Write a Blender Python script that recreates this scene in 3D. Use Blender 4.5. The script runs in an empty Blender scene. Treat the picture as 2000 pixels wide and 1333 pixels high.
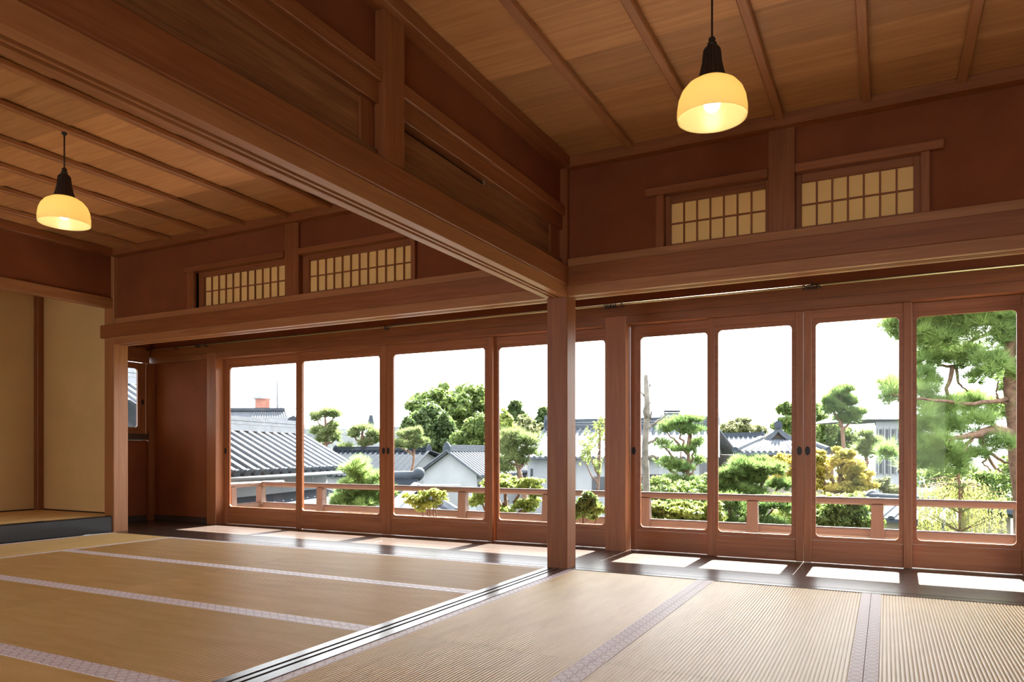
import bpy, bmesh, math, random
from mathutils import Vector, Matrix

# ------------------------------------------------------------------ camera, world, sun, exposure
SC = bpy.context.scene
COL = SC.collection
FPX, YAW, HY, EYE = 1414.0, math.radians(27.29), 881.6, Vector((2.037, -4.814, 0.85))
cam_d = bpy.data.cameras.new('camera')
cam_d.sensor_width = 36.0
cam_d.lens = FPX / 2000.0 * 36.0
cam_d.shift_y = (HY - 666.5) / 2000.0
cam_d.clip_start, cam_d.clip_end = 0.05, 600
cam = bpy.data.objects.new('camera', cam_d)
COL.objects.link(cam)
cam.location = EYE
cam.rotation_euler = (math.pi / 2, 0, YAW)
SC.camera = cam

SKY = 5.8         # radiance of the hazy bright sky
SUN = 66.0
EXPOSURE = 0.38
world = bpy.data.worlds.new('world')
SC.world = world
world.use_nodes = True
wn, wl = world.node_tree.nodes, world.node_tree.links
bg = wn['Background']
tc = wn.new('ShaderNodeTexCoord')
mp = wn.new('ShaderNodeMapping'); mp.inputs['Scale'].default_value = (1, 1, 3.5)
ns = wn.new('ShaderNodeTexNoise'); ns.inputs['Scale'].default_value = 2.2; ns.inputs['Detail'].default_value = 5
rp = wn.new('ShaderNodeValToRGB')
rp.color_ramp.elements[0].position = 0.35; rp.color_ramp.elements[0].color = (0.90, 0.94, 0.99, 1)
rp.color_ramp.elements[1].position = 0.6; rp.color_ramp.elements[1].color = (0.985, 0.985, 0.98, 1)
wl.new(tc.outputs['Generated'], mp.inputs['Vector']); wl.new(mp.outputs['Vector'], ns.inputs['Vector'])
wl.new(ns.outputs['Fac'], rp.inputs['Fac']); wl.new(rp.outputs['Color'], bg.inputs['Color'])
bg.inputs['Strength'].default_value = SKY

sun_d = bpy.data.lights.new('sun', 'SUN')
sun_d.energy, sun_d.angle, sun_d.color = SUN, math.radians(0.6), (1.0, 0.95, 0.86)
sun = bpy.data.objects.new('sun', sun_d)
COL.objects.link(sun)
sun.location = (0, 20, 20)
sun.rotation_euler = Vector((0.012, 1.0, 1.0)).to_track_quat('Z', 'Y').to_euler()

vs = SC.view_settings
vs.view_transform, vs.look, vs.gamma, vs.use_curve_mapping, vs.exposure = 'Standard', 'None', 1.0, False, EXPOSURE
SC.cycles.use_denoising = True
SC.cycles.max_bounces = 10
SC.cycles.diffuse_bounces = 6
SC.cycles.transparent_max_bounces = 24
SC.cycles.sample_clamp_indirect = 6.0

# ------------------------------------------------------------------ helpers
CAM_R = Vector((math.cos(YAW), math.sin(YAW), 0)); CAM_F = Vector((-math.sin(YAW), math.cos(YAW), 0))
def at(px, depth, z):
    """point seen in column px at a distance along the view axis, at height z"""
    p = EYE + CAM_F * depth + CAM_R * ((px - 1000.0) / FPX * depth); p.z = z
    return p
def zat(py, depth): return EYE.z + (HY - py) / FPX * depth
def rel(x, depth, z):
    p = EYE + CAM_F * depth + CAM_R * x; p.z = z
    return p

def link(name, me, mat=None, parent=None, loc=None):
    o = bpy.data.objects.new(name, me); COL.objects.link(o)
    if mat is not None and me is not None and not me.materials: me.materials.append(mat)
    if parent is not None: o.parent = parent
    if loc is not None: o.location = loc
    return o
def tag(o, label=None, cat=None, group=None, kind=None):
    if label: o['label'] = label
    if cat: o['category'] = cat
    if group: o['group'] = group
    if kind: o['kind'] = kind
    return o
def struct(o, label, cat=None): return tag(o, label, cat, kind='structure')
def empty(name, loc=(0, 0, 0), parent=None):
    o = bpy.data.objects.new(name, None); COL.objects.link(o); o.location = loc; o.empty_display_size = 0.1
    if parent: o.parent = parent
    return o
def from_bm(name, bm, smooth=False):
    me = bpy.data.meshes.new(name); bm.to_mesh(me); bm.free()
    if smooth: me.polygons.foreach_set('use_smooth', [True] * len(me.polygons))
    return me
def mesh(name, v, f, smooth=False):
    me = bpy.data.meshes.new(name); me.from_pydata([tuple(p) for p in v], [], f); me.update()
    if smooth: me.polygons.foreach_set('use_smooth', [True] * len(me.polygons))
    return me
def bm_box(bm, x0, x1, y0, y1, z0, z1, bev=0.0):
    r = bmesh.ops.create_cube(bm, size=1.0)
    for v in r['verts']:
        v.co = Vector(((x0 + x1) / 2 + v.co.x * (x1 - x0), (y0 + y1) / 2 + v.co.y * (y1 - y0), (z0 + z1) / 2 + v.co.z * (z1 - z0)))
    if bev > 0:
        es = list({e for v in r['verts'] for e in v.link_edges})
        bmesh.ops.bevel(bm, geom=es, offset=bev, segments=1, affect='EDGES', profile=0.5)
def box(name, x0, x1, y0, y1, z0, z1, mat, parent=None, bev=0.003):
    """a timber or block; its origin is at its own centre"""
    c = Vector(((x0 + x1) / 2, (y0 + y1) / 2, (z0 + z1) / 2))
    bm = bmesh.new(); hx, hy, hz = (x1 - x0) / 2, (y1 - y0) / 2, (z1 - z0) / 2
    bm_box(bm, -hx, hx, -hy, hy, -hz, hz, min(bev, hx * .6, hy * .6, hz * .6))
    o = link(name, from_bm(name, bm), mat, parent)
    o.location = c - (parent.location if parent else Vector())
    return o
def boxes(name, bl, mat, parent=None, bev=0.0):
    """one body made of several abutting blocks"""
    bm = bmesh.new()
    for b in bl: bm_box(bm, *b, bev)
    o = link(name, from_bm(name, bm), mat, parent)
    if parent: o.location = -parent.location
    return o
def prism(name, pts, axis, a, b, mat, parent=None):
    """closed outline extruded along 'x' (pts = y,z) or 'y' (pts = x,z)"""
    f = (lambda t, p: (t, p[0], p[1])) if axis == 'x' else (lambda t, p: (p[0], t, p[1]))
    n = len(pts); v = [f(a, p) for p in pts] + [f(b, p) for p in pts]
    fs = [[i, (i + 1) % n, n + (i + 1) % n, n + i] for i in range(n)] + [list(range(n))[::-1], list(range(n, 2 * n))]
    bm = bmesh.new(); vv = [bm.verts.new(p) for p in v]
    for q in fs: bm.faces.new([vv[i] for i in q])
    bmesh.ops.recalc_face_normals(bm, faces=bm.faces[:])
    o = link(name, from_bm(name, bm), mat, parent)
    if parent: o.location = -parent.location
    return o
def lathe_bm(bm, prof, seg=32, wob=None, closed=False):
    rings = []
    for k, (r, z) in enumerate(prof):
        rings.append([bm.verts.new(((r + (wob(k, i) if wob else 0)) * math.cos(2 * math.pi * i / seg), (r + (wob(k, i) if wob else 0)) * math.sin(2 * math.pi * i / seg), z)) for i in range(seg)])
    for a, b in zip(rings, rings[1:]):
        for i in range(seg): bm.faces.new([a[i], a[(i + 1) % seg], b[(i + 1) % seg], b[i]])
    if closed:
        bm.faces.new(rings[0][::-1]); bm.faces.new(rings[-1])
def tube_bm(bm, pts, rad, seg=6, cap=True):
    rings = []; n = len(pts); P = [Vector(p) for p in pts]; up0 = Vector((0.13, 0.21, 0.97))
    for k in range(n):
        t = (P[min(k + 1, n - 1)] - P[max(k - 1, 0)]).normalized()
        u = t.cross(up0)
        if u.length < 1e-3: u = t.cross(Vector((1, 0, 0)))
        u.normalize(); w = t.cross(u); r = rad[k] if isinstance(rad, (list, tuple)) else rad
        rings.append([bm.verts.new(P[k] + (u * math.cos(2 * math.pi * i / seg) + w * math.sin(2 * math.pi * i / seg)) * r) for i in range(seg)])
    for a, b in zip(rings, rings[1:]):
        for i in range(seg): bm.faces.new([a[i], a[(i + 1) % seg], b[(i + 1) % seg], b[i]])
    if cap: bm.faces.new(rings[0][::-1]); bm.faces.new(rings[-1])
def tube(name, pts, rad, mat, parent=None, seg=8):
    bm = bmesh.new(); tube_bm(bm, pts, rad, seg)
    bmesh.ops.recalc_face_normals(bm, faces=bm.faces[:])
    o = link(name, from_bm(name, bm, True), mat, parent)
    if parent: o.location = -parent.location
    return o

# ------------------------------------------------------------------ materials
def nt(name):
    m = bpy.data.materials.new(name); m.use_nodes = True
    return m, m.node_tree.nodes, m.node_tree.links, m.node_tree.nodes['Principled BSDF']
def c4(c): return (c[0], c[1], c[2], 1)
def ramp(n, stops):
    r = n.new('ShaderNodeValToRGB'); e = r.color_ramp.elements
    e[0].position, e[0].color = stops[0][0], c4(stops[0][1]); e[1].position, e[1].color = stops[-1][0], c4(stops[-1][1])
    for p, c in stops[1:-1]:
        q = e.new(p); q.color = c4(c)
    return r
def mathn(n, l, op, a, b=None):
    m = n.new('ShaderNodeMath'); m.operation = op
    for i, v in enumerate((a, b)):
        if v is None: continue
        if hasattr(v, 'links') or hasattr(v, 'is_linked'): l.new(v, m.inputs[i])
        else: m.inputs[i].default_value = v
    return m.outputs[0]
def coords(n, l, scale, rand=40.0):
    """object coordinates, shifted per object so that no two pieces show the same grain"""
    t = n.new('ShaderNodeTexCoord'); oi = n.new('ShaderNodeObjectInfo')
    va = n.new('ShaderNodeVectorMath'); va.operation = 'MULTIPLY_ADD'
    cb = n.new('ShaderNodeCombineXYZ')
    for i in range(3): l.new(oi.outputs['Random'], cb.inputs[i])
    l.new(cb.outputs[0], va.inputs[0]); va.inputs[1].default_value = (rand, rand * .7, rand * .4); l.new(t.outputs['Object'], va.inputs[2])
    mp = n.new('ShaderNodeMapping'); mp.inputs['Scale'].default_value = scale
    l.new(va.outputs[0], mp.inputs['Vector'])
    return mp.outputs['Vector'], oi.outputs['Random']
def noise(n, l, vec, scale, detail=4, dist=0.0, rough=0.55):
    q = n.new('ShaderNodeTexNoise'); q.inputs['Scale'].default_value = scale; q.inputs['Detail'].default_value = detail
    q.inputs['Distortion'].default_value = dist; q.inputs['Roughness'].default_value = rough
    if vec is not None: l.new(vec, q.inputs['Vector'])
    return q.outputs['Fac']
def bump(n, l, h, strength, dist=0.002):
    b = n.new('ShaderNodeBump'); b.inputs['Strength'].default_value = strength; b.inputs['Distance'].default_value = dist
    l.new(h, b.inputs['Height']); return b.outputs['Normal']
_w = {}
def wood(kind, axis):
    if (kind, axis) in _w: return _w[kind, axis]
    dark, mid, light, rough, spec, var = WOODS[kind]
    m, n, l, p = nt('wood_%s_%s' % (kind, axis))
    s = {'x': (0.5, 9, 9), 'y': (9, 0.5, 9), 'z': (9, 9, 0.5)}[axis]
    vec, rnd = coords(n, l, s)
    a = noise(n, l, vec, 2.6, 5, 1.1)
    s2 = {'x': (2, 90, 90), 'y': (90, 2, 90), 'z': (90, 90, 2)}[axis]
    vec2, _ = coords(n, l, s2); b = noise(n, l, vec2, 1.6, 2)
    mix = mathn(n, l, 'ADD', mathn(n, l, 'MULTIPLY', a, 0.75), mathn(n, l, 'MULTIPLY', b, 0.25))
    r = ramp(n, [(0.3, dark), (0.5, mid), (0.68, light)]); l.new(mix, r.inputs['Fac'])
    hsv = n.new('ShaderNodeHueSaturation'); l.new(r.outputs['Color'], hsv.inputs['Color'])
    l.new(mathn(n, l, 'ADD', mathn(n, l, 'MULTIPLY', rnd, 2 * var), 1.0 - var), hsv.inputs['Value'])
    l.new(hsv.outputs['Color'], p.inputs['Base Color'])
    p.inputs['Roughness'].default_value = rough; p.inputs['Specular IOR Level'].default_value = spec
    l.new(bump(n, l, mix, 0.12, 0.002), p.inputs['Normal'])
    _w[kind, axis] = m
    return m
WOODS = {   # dark, mid, light, roughness, specular, tone spread
    'timber': ((0.185, 0.056, 0.018), (0.235, 0.076, 0.025), (0.29, 0.103, 0.036), 0.42, 0.4, 0.06),
    'pale': ((0.29, 0.115, 0.040), (0.35, 0.147, 0.055), (0.42, 0.187, 0.075), 0.42, 0.4, 0.06),  # lighter copy of timber; bounce light on lintel undersides put into the colour
    'door': ((0.24, 0.079, 0.028), (0.30, 0.105, 0.039), (0.36, 0.135, 0.053), 0.4, 0.4, 0.05),
    'ceil': ((0.38, 0.175, 0.064), (0.47, 0.228, 0.088), (0.55, 0.285, 0.115), 0.5, 0.35, 0.20),
    'panel': ((0.14, 0.052, 0.020), (0.22, 0.088, 0.034), (0.31, 0.135, 0.054), 0.45, 0.4, 0.08),
    'deck': ((0.042, 0.029, 0.023), (0.062, 0.044, 0.036), (0.085, 0.062, 0.051), 0.24, 0.8, 0.12),
    'rail': ((0.085, 0.052, 0.043), (0.11, 0.070, 0.058), (0.14, 0.09, 0.076), 0.6, 0.3, 0.05),
}
def plain(name, col, rough=0.6, spec=0.5, metal=0.0, nscale=0, namt=0.15, bmp=0.0, bscale=60):
    m, n, l, p = nt(name)
    p.inputs['Base Color'].default_value = c4(col); p.inputs['Roughness'].default_value = rough
    p.inputs['Specular IOR Level'].default_value = spec; p.inputs['Metallic'].default_value = metal
    if nscale:
        vec, _ = coords(n, l, (1, 1, 1), 10); a = noise(n, l, vec, nscale, 5)
        r = ramp(n, [(0.3, [c * (1 - namt) for c in col]), (0.7, [min(1, c * (1 + namt)) for c in col])]); l.new(a, r.inputs['Fac'])
        l.new(r.outputs['Color'], p.inputs['Base Color'])
    if bmp:
        vec, _ = coords(n, l, (1, 1, 1), 10); l.new(bump(n, l, noise(n, l, vec, bscale, 4), bmp, 0.003), p.inputs['Normal'])
    return m
def glass_mat(name, tint=(0.97, 0.98, 0.98)):
    m, n, l, p = nt(name); n.remove(p)
    out = n['Material Output']; tr = n.new('ShaderNodeBsdfTransparent'); tr.inputs['Color'].default_value = c4(tint)
    gl = n.new('ShaderNodeBsdfGlossy'); gl.inputs['Roughness'].default_value = 0.01
    fr = n.new('ShaderNodeFresnel'); fr.inputs['IOR'].default_value = 1.45
    mx = n.new('ShaderNodeMixShader'); l.new(mathn(n, l, 'MULTIPLY', fr.outputs[0], 0.13), mx.inputs[0])
    l.new(tr.outputs[0], mx.inputs[1]); l.new(gl.outputs[0], mx.inputs[2]); l.new(mx.outputs[0], out.inputs['Surface'])
    return m
def translucent_mat(name, col, tcol, fac, nscale=0, namt=0.2, rough=0.6, spec=0.3, hue=None):
    m, n, l, p = nt(name)
    p.inputs['Base Color'].default_value = c4(col); p.inputs['Roughness'].default_value = rough; p.inputs['Specular IOR Level'].default_value = spec
    tr = n.new('ShaderNodeBsdfTranslucent'); tr.inputs['Color'].default_value = c4(tcol)
    if nscale:
        vec, _ = coords(n, l, (1, 1, 1), 10); a = noise(n, l, vec, nscale, 3)
        for c, sock in ((col, p.inputs['Base Color']), (tcol, tr.inputs['Color'])):
            c2 = hue if hue else [x * (1 + namt) for x in c]
            k = 1 if c is col else 1.6
            r = ramp(n, [(0.35, [x * (1 - namt) for x in c]), (0.65, [min(1, x * (k if hue else 1)) for x in c2])])
            l.new(a, r.inputs['Fac']); l.new(r.outputs['Color'], sock)
    mx = n.new('ShaderNodeMixShader'); mx.inputs[0].default_value = fac
    l.new(p.outputs[0], mx.inputs[1]); l.new(tr.outputs[0], mx.inputs[2]); l.new(mx.outputs[0], n['Material Output'].inputs['Surface'])
    return m
def tatami_mat(axis):
    m, n, l, p = nt('tatami_' + axis)
    vec, rnd = coords(n, l, {'x': (1.2, 6, 1), 'y': (6, 1.2, 1)}[axis]); a = noise(n, l, vec, 2.0, 4, 0.4)
    vec2, _ = coords(n, l, {'x': (700, 30, 1), 'y': (30, 700, 1)}[axis]); b = noise(n, l, vec2, 1.0, 2)
    mix = mathn(n, l, 'ADD', mathn(n, l, 'MULTIPLY', a, 0.7), mathn(n, l, 'MULTIPLY', b, 0.3))
    r = ramp(n, [(0.3, (0.64, 0.425, 0.155)), (0.5, (0.72, 0.495, 0.20)), (0.7, (0.80, 0.57, 0.26))]); l.new(mix, r.inputs['Fac'])
    hsv = n.new('ShaderNodeHueSaturation'); l.new(r.outputs['Color'], hsv.inputs['Color'])
    l.new(mathn(n, l, 'ADD', mathn(n, l, 'MULTIPLY', rnd, 0.14), 0.93), hsv.inputs['Value']); l.new(hsv.outputs['Color'], p.inputs['Base Color'])
    p.inputs['Roughness'].default_value = 0.39; p.inputs['Specular IOR Level'].default_value = 0.55
    l.new(bump(n, l, b, 0.15, 0.001), p.inputs['Normal'])
    return m
def border_mat(axis):
    """woven pinkish-lavender border cloth with a row of roundels"""
    m, n, l, p = nt('border_cloth_' + axis)
    t = n.new('ShaderNodeTexCoord'); sp = n.new('ShaderNodeSeparateXYZ'); l.new(t.outputs['Object'], sp.inputs[0])
    u, v = (sp.outputs[0], sp.outputs[1]) if axis == 'x' else (sp.outputs[1], sp.outputs[0])
    du = mathn(n, l, 'SUBTRACT', mathn(n, l, 'FRACT', mathn(n, l, 'DIVIDE', u, 0.058)), 0.5)
    dv = mathn(n, l, 'DIVIDE', v, 0.05)
    d = mathn(n, l, 'SQRT', mathn(n, l, 'ADD', mathn(n, l, 'MULTIPLY', du, du), mathn(n, l, 'MULTIPLY', dv, dv)))
    ring = mathn(n, l, 'MULTIPLY', mathn(n, l, 'GREATER_THAN', d, 0.33), mathn(n, l, 'LESS_THAN', d, 0.46))
    wv = n.new('ShaderNodeTexNoise'); wv.inputs['Scale'].default_value = 420; l.new(t.outputs['Object'], wv.inputs['Vector'])
    inner = mathn(n, l, 'MULTIPLY', mathn(n, l, 'LESS_THAN', d, 0.33), mathn(n, l, 'GREATER_THAN', wv.outputs['Fac'], 0.5))
    bar = mathn(n, l, 'GREATER_THAN', mathn(n, l, 'ABSOLUTE', du), 0.47)
    pat = mathn(n, l, 'MINIMUM', mathn(n, l, 'ADD', mathn(n, l, 'ADD', ring, bar), mathn(n, l, 'MULTIPLY', inner, 0.45)), 1.0)
    r = ramp(n, [(0.0, (0.90, 0.83, 0.84)), (1.0, (0.62, 0.50, 0.53))]); l.new(pat, r.inputs['Fac'])
    l.new(r.outputs['Color'], p.inputs['Base Color']); p.inputs['Roughness'].default_value = 0.5; p.inputs['Specular IOR Level'].default_value = 0.4
    return m
M = {
    'plaster': plain('red_brown_plaster', (0.205, 0.058, 0.021), 0.85, 0.2, nscale=3, namt=0.12, bmp=0.25, bscale=260),
    'cream': plain('cream_alcove_wall', (0.68, 0.465, 0.20), 0.8, 0.25, nscale=2, namt=0.06, bmp=0.15, bscale=200),
    'lacquer': plain('black_lacquer', (0.012, 0.012, 0.014), 0.22, 0.6),
    'black': plain('painted_slot_shade', (0.01, 0.006, 0.005), 0.8, 0.2),
    'bronze': plain('dark_bronze', (0.012, 0.011, 0.012), 0.5, 0.4),
    'brass': plain('aged_brass', (0.42, 0.33, 0.17), 0.35, 0.5, 1.0),
    'cord': plain('dark_brown_cord', (0.03, 0.012, 0.008), 0.7, 0.3),
    'tassel': plain('dark_fluted_cover', (0.022, 0.012, 0.008), 0.55, 0.4, nscale=40, namt=0.3),
    'tatx': tatami_mat('x'), 'taty': tatami_mat('y'), 'bordx': border_mat('x'), 'bordy': border_mat('y'),
    'paper': translucent_mat('shoji_paper', (0.80, 0.62, 0.33), (0.92, 0.74, 0.42), 0.55, rough=0.9),
    'glass': glass_mat('window_glass'),
    'shade': translucent_mat('amber_milk_glass', (0.72, 0.61, 0.36), (0.88, 0.76, 0.45), 0.6, rough=0.25, spec=0.5),
}
m, n_, l_, p_ = nt('lamp_bulb'); p_.inputs['Base Color'].default_value = (1, .9, .7, 1)
p_.inputs['Emission Color'].default_value = (1.0, 0.84, 0.58, 1); p_.inputs['Emission Strength'].default_value = 36.0
M['bulb'] = m

# ------------------------------------------------------------------ the shell of the two rooms
TX, TY, TZ = wood('timber', 'x'), wood('timber', 'y'), wood('timber', 'z')
PX_, PY_, PZ_ = wood('pale', 'x'), wood('pale', 'y'), wood('pale', 'z')
DX, DZ = wood('door', 'x'), wood('door', 'z')
XL, XR, YB = -5.13, 3.95, -8.0          # faces of the alcove side, the right wall and the back of the rooms
struct(boxes('floor', [(-7.0, 4.3, YB - .3, .0, -.20, -.058)], plain('subfloor', (0.12, 0.07, 0.04))), 'wooden subfloor under the tatami mats', 'floor')

# posts
struct(box('pillar', -.16, 0, 0, .165, -.02, 2.95, wood('timber', 'z'), bev=.006), 'square wooden post standing where the two rooms meet', 'post')
struct(box('pillar', -5.285, XL, 0, .165, -.02, 2.95, wood('pale', 'z'), bev=.006), 'square wooden post at the end of the raised alcove', 'post')
struct(box('pillar', 1.373, 1.534, .018, .12, 2.17, 2.9, TZ, bev=.004), 'short wall post between the two right-hand paper windows', 'post')
struct(box('pillar', -2.751, -2.586, .018, .12, 2.17, 2.9, TZ, bev=.004), 'short wall post between the two left-room paper windows', 'post')

# lintel and rail of the veranda side, in both rooms
def grooved(y0, y1, z0, z1, g, gd=.012):
    pts = [(y0, z0)]
    for a, b in g: pts += [(a, z0), (a, z0 + gd), (b, z0 + gd), (b, z0)]
    return pts + [(y1, z0), (y1, z1), (y0, z1)]
for a, b, side in ((XL, -.16, 'left'), (0, XR, 'right')):
    g = [(.047, .070), (.084, .107)]
    struct(prism('lintel', grooved(0, .15, 1.965, 2.045, g), 'x', a, b, PX_), 'grooved lintel facing the veranda in the %s room' % side, 'lintel')
    struct(box('wall_rail', a - (.2 if side == 'left' else 0), b, -.018, .03, 2.04, 2.175, TX, bev=.004), 'broad horizontal timber rail above the veranda lintel in the %s room' % side, 'rail')
    struct(box('wall_sill', a, b, .012, .12, 2.175, 2.238, PX_, bev=.003), 'narrow ledge under the paper windows in the %s room' % side, 'ledge')

# plaster above, with the openings of the paper windows
def wall_x(name, label, x0, x1, holes, y0, y1, z0, z1):
    bl, x = [], x0
    for (a, b, c, d) in holes:
        bl += [(x, a, y0, y1, z0, z1), (a, b, y0, y1, z0, c), (a, b, y0, y1, d, z1)]; x = b
    bl.append((x, x1, y0, y1, z0, z1))
    return struct(boxes(name, [q for q in bl if q[1] - q[0] > 1e-4 and q[5] - q[4] > 1e-4], M['plaster']), label, 'wall')
wall_x('wall_right_room', 'red-brown plaster wall over the veranda lintel in the right room', 0, XR, [(.70, 1.38, 2.238, 2.60), (1.53, 2.222, 2.238, 2.60)], .045, .12, 2.236, 2.95)
wall_x('wall_left_room', 'red-brown plaster wall over the veranda lintel in the left room', XL, -.16, [(-3.93, -2.745, 2.238, 2.60), (-2.59, -1.37, 2.238, 2.60)], .045, .12, 2.236, 2.95)
def paper_window(idx, label, x0, x1, ox0, ox1, cols, cap, jambs):
    """x0..x1 the papered field, ox0..ox1 the opening"""
    w = empty('window_%d' % idx, ((x0 + x1) / 2, .09, 2.24)); struct(w, label, 'paper window')
    z0, z1, yf = 2.262, 2.542, .078
    box('frame', ox0, x0, .07, .105, 2.238, 2.60, TZ, w); box('frame', x1, ox1, .07, .105, 2.238, 2.60, TZ, w)
    box('frame', x0, x1, .07, .105, z1, 2.60, TX, w); box('frame', x0, x1, .07, .105, 2.238, z0, TX, w)
    cw, t = (x1 - x0) / cols, .0055
    zm = (z0 + z1) / 2
    for k in range(1, cols): box('muntin', x0 + k * cw - t, x0 + k * cw + t, yf, yf + .014, z0, z1, TZ, w, bev=.001)
    box('muntin', x0, x1, yf + .003, yf + .016, zm - .005, zm + .005, TX, w, bev=.001)
    bm = bmesh.new(); bm_box(bm, -cw / 2, cw / 2, 0, .0012, -(zm - z0) / 2, (zm - z0) / 2); me = from_bm('paper_pane', bm)
    for k in range(cols):
        for zz in ((z0 + zm) / 2, (zm + z1) / 2):
            o = link('paper_pane', me, M['paper'], w); o.location = Vector((x0 + (k + .5) * cw, yf + .018, zz)) - w.location
    box('head_trim', cap[0], cap[1], -.002, .07, 2.59, 2.642, TX, w, bev=.004)
    for a, b in jambs: box('side_trim', a, b, .012, .10, 2.238, 2.59, TZ, w, bev=.003)
paper_window(1, 'right room paper window nearest the post, seven panes wide', .735, 1.350, .70, 1.373, 7, (.571, 1.373), [(.646, .702)])
paper_window(2, 'rightmost paper window, right of the short wall post', 1.567, 2.184, 1.534, 2.222, 7, (1.534, 2.336), [(2.218, 2.266)])
paper_window(3, 'leftmost paper window, eleven panes wide, near the alcove', -3.856, -2.80, -3.93, -2.751, 11, (-4.05, -2.751), [(-4.03, -3.93)])
paper_window(4, 'twelve-pane paper window under the big crossing beam', -2.514, -1.40, -2.586, -1.372, 12, (-2.586, -1.32), [(-1.376, -1.335)])

# ceilings: lapped boards carried by thin battens, edged with a moulding
def ceiling(name, label, x0, x1, y0, y1, battens, first, step=.405):
    c = empty(name, ((x0 + x1) / 2, (y0 + y1) / 2, 2.96)); struct(c, label, 'ceiling')
    y, k = first, 0
    cm = wood('ceil', 'x')
    while y > y0:
        a = max(y - step, y0)
        bm = bmesh.new(); n0 = -.004; hx = (x1 - x0) / 2; hw = (y - a) / 2
        v = [bm.verts.new(q) for q in ((-hx, -hw - .03, n0 + .011), (hx, -hw - .03, n0 + .011), (hx, hw, n0), (-hx, hw, n0), (-hx, -hw - .03, n0 + .021), (hx, -hw - .03, n0 + .021), (hx, hw, n0 + .01), (-hx, hw, n0 + .01))]
        for f in ((0, 3, 2, 1), (4, 5, 6, 7), (0, 1, 5, 4), (1, 2, 6, 5), (2, 3, 7, 6), (3, 0, 4, 7)): bm.faces.new([v[i] for i in f])
        o = link('ceiling_board', from_bm('ceiling_board', bm), cm, c); o.location = Vector(((x0 + x1) / 2, (y + a) / 2, 2.96)) - c.location
        y -= step; k += 1
    for b in battens: box('batten', b - .025, b + .025, y0, y1, 2.918, 2.957, wood('pale', 'y'), c, bev=.006)
ceiling('ceiling', 'board ceiling with thin battens over the right room', -.03, XR, YB, .06, [.48, .976, 1.45, 1.936, 2.42, 2.90, 3.39], .0)
ceiling('ceiling', 'board ceiling with thin battens over the left room', XL - .05, -.10, YB, .06, [-.66, -1.16, -1.67, -2.18, -2.68, -3.21, -3.71, -4.22, -4.73], .06)
def mould(name, label, x0, x1, y0, y1, m): struct(box(name, x0, x1, y0, y1, 2.88, 2.958, m, bev=.004), label, 'moulding')
mould('trim_1', 'ceiling edge moulding over the right-room paper windows', 0, XR, -.035, .08, TX)
mould('trim_2', 'ceiling edge moulding on the right side of the crossing beam', -.08, .035, YB, -.035, TY)
mould('trim_3', 'ceiling edge moulding over the left-room paper windows', XL, -.16, -.035, .08, TX)
mould('trim_4', 'ceiling edge moulding above the alcove', XL - .08, XL + .035, YB, -.035, TY)
mould('trim_5', 'ceiling edge moulding on the left side of the crossing beam', -.195, -.08, YB, -.035, TY)

# the crossing beam between the rooms
struct(prism('lintel', grooved(-.16, 0, 1.96, 2.045, [(-.113, -.090), (-.076, -.053)], .014), 'y', YB, 0, wood('pale', 'y')), 'long grooved lintel crossing overhead between the two rooms', 'lintel')
for x0, x1, s in ((-.03, .018, 'right'), (-.178, -.13, 'left')):
    struct(box('beam_rail', x0, x1, YB, -.001, 2.04, 2.178, TY, bev=.004), 'broad timber rail along the %s side of the crossing lintel' % s, 'rail')
tr = empty('transom', (-.08, -2.05, 2.178)); struct(tr, 'panelled wooden transom above the crossing lintel', 'transom')
box('bottom_rail', -.13, -.03, YB, 0, 2.176, 2.212, TY, tr); box('bottom_rail', -.12, -.04, YB, 0, 2.212, 2.24, wood('panel', 'y'), tr)
pan = wood('panel', 'y')
box('panel', -.09, -.07, -1.975, -.165, 2.235, 2.425, pan, tr, bev=.002); box('panel', -.088, -.072, -1.05, -.165, 2.42, 2.452, pan, tr, bev=.001)
box('panel', -.09, -.07, -4.0, -2.14, 2.235, 2.452, pan, tr, bev=.002); box('panel', -.09, -.07, -6.0, -4.0, 2.235, 2.452, pan, tr, bev=.002)
box('panel', -.09, -.07, YB, -6.0, 2.235, 2.452, pan, tr, bev=.002)
box('slot_shade_board', -.104, -.098, -1.98, -1.05, 2.40, 2.46, M['black'], tr, bev=.001)  # near-black board added behind the slot; its colour stands in for shade
for a, b in ((-.165, 0), (-2.235, -2.14)): box('panel_stile', -.11, -.058, a, b, 2.235, 2.46, TZ, tr)
box('top_rail', -.125, -.035, YB, 0, 2.45, 2.545, TY, tr)
box('head_rail', -.148, -.012, YB, 0, 2.545, 2.615, TY, tr, bev=.004)
struct(box('pillar', -.15, 0, -2.135, -1.98, 2.176, 2.9, TZ, bev=.004), 'short strut standing on the crossing lintel', 'post')
struct(box('wall_crossing', -.105, -.055, YB, 0, 2.61, 2.95, M['plaster'], bev=0), 'red-brown plaster strip above the crossing beam', 'wall')

# floor sill between the rooms and along the veranda
struct(prism('threshold', [(-.16, -.05), (-.16, .004)] + [(-.112, .004), (-.112, -.008), (-.094, -.008), (-.094, .004), (-.068, .004), (-.068, -.008), (-.050, -.008), (-.050, .004)] + [(.010, .004), (.010, -.05)], 'y', YB, .0, wood('deck', 'y')), 'polished grooved threshold running across the floor between the rooms', 'threshold')
for a, b, s in ((XL, -.16, 'left'), (0, XR, 'right')):
    struct(prism('threshold', [(.0, -.06), (.0, .003), (.060, .003), (.060, -.008), (.067, -.008), (.067, .003), (.088, .003), (.088, -.008), (.095, -.008), (.095, .003), (.165, .003), (.165, -.06)], 'x', a, b, wood('deck', 'x')), 'polished grooved sill between the %s room and the veranda' % s, 'threshold')

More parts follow.
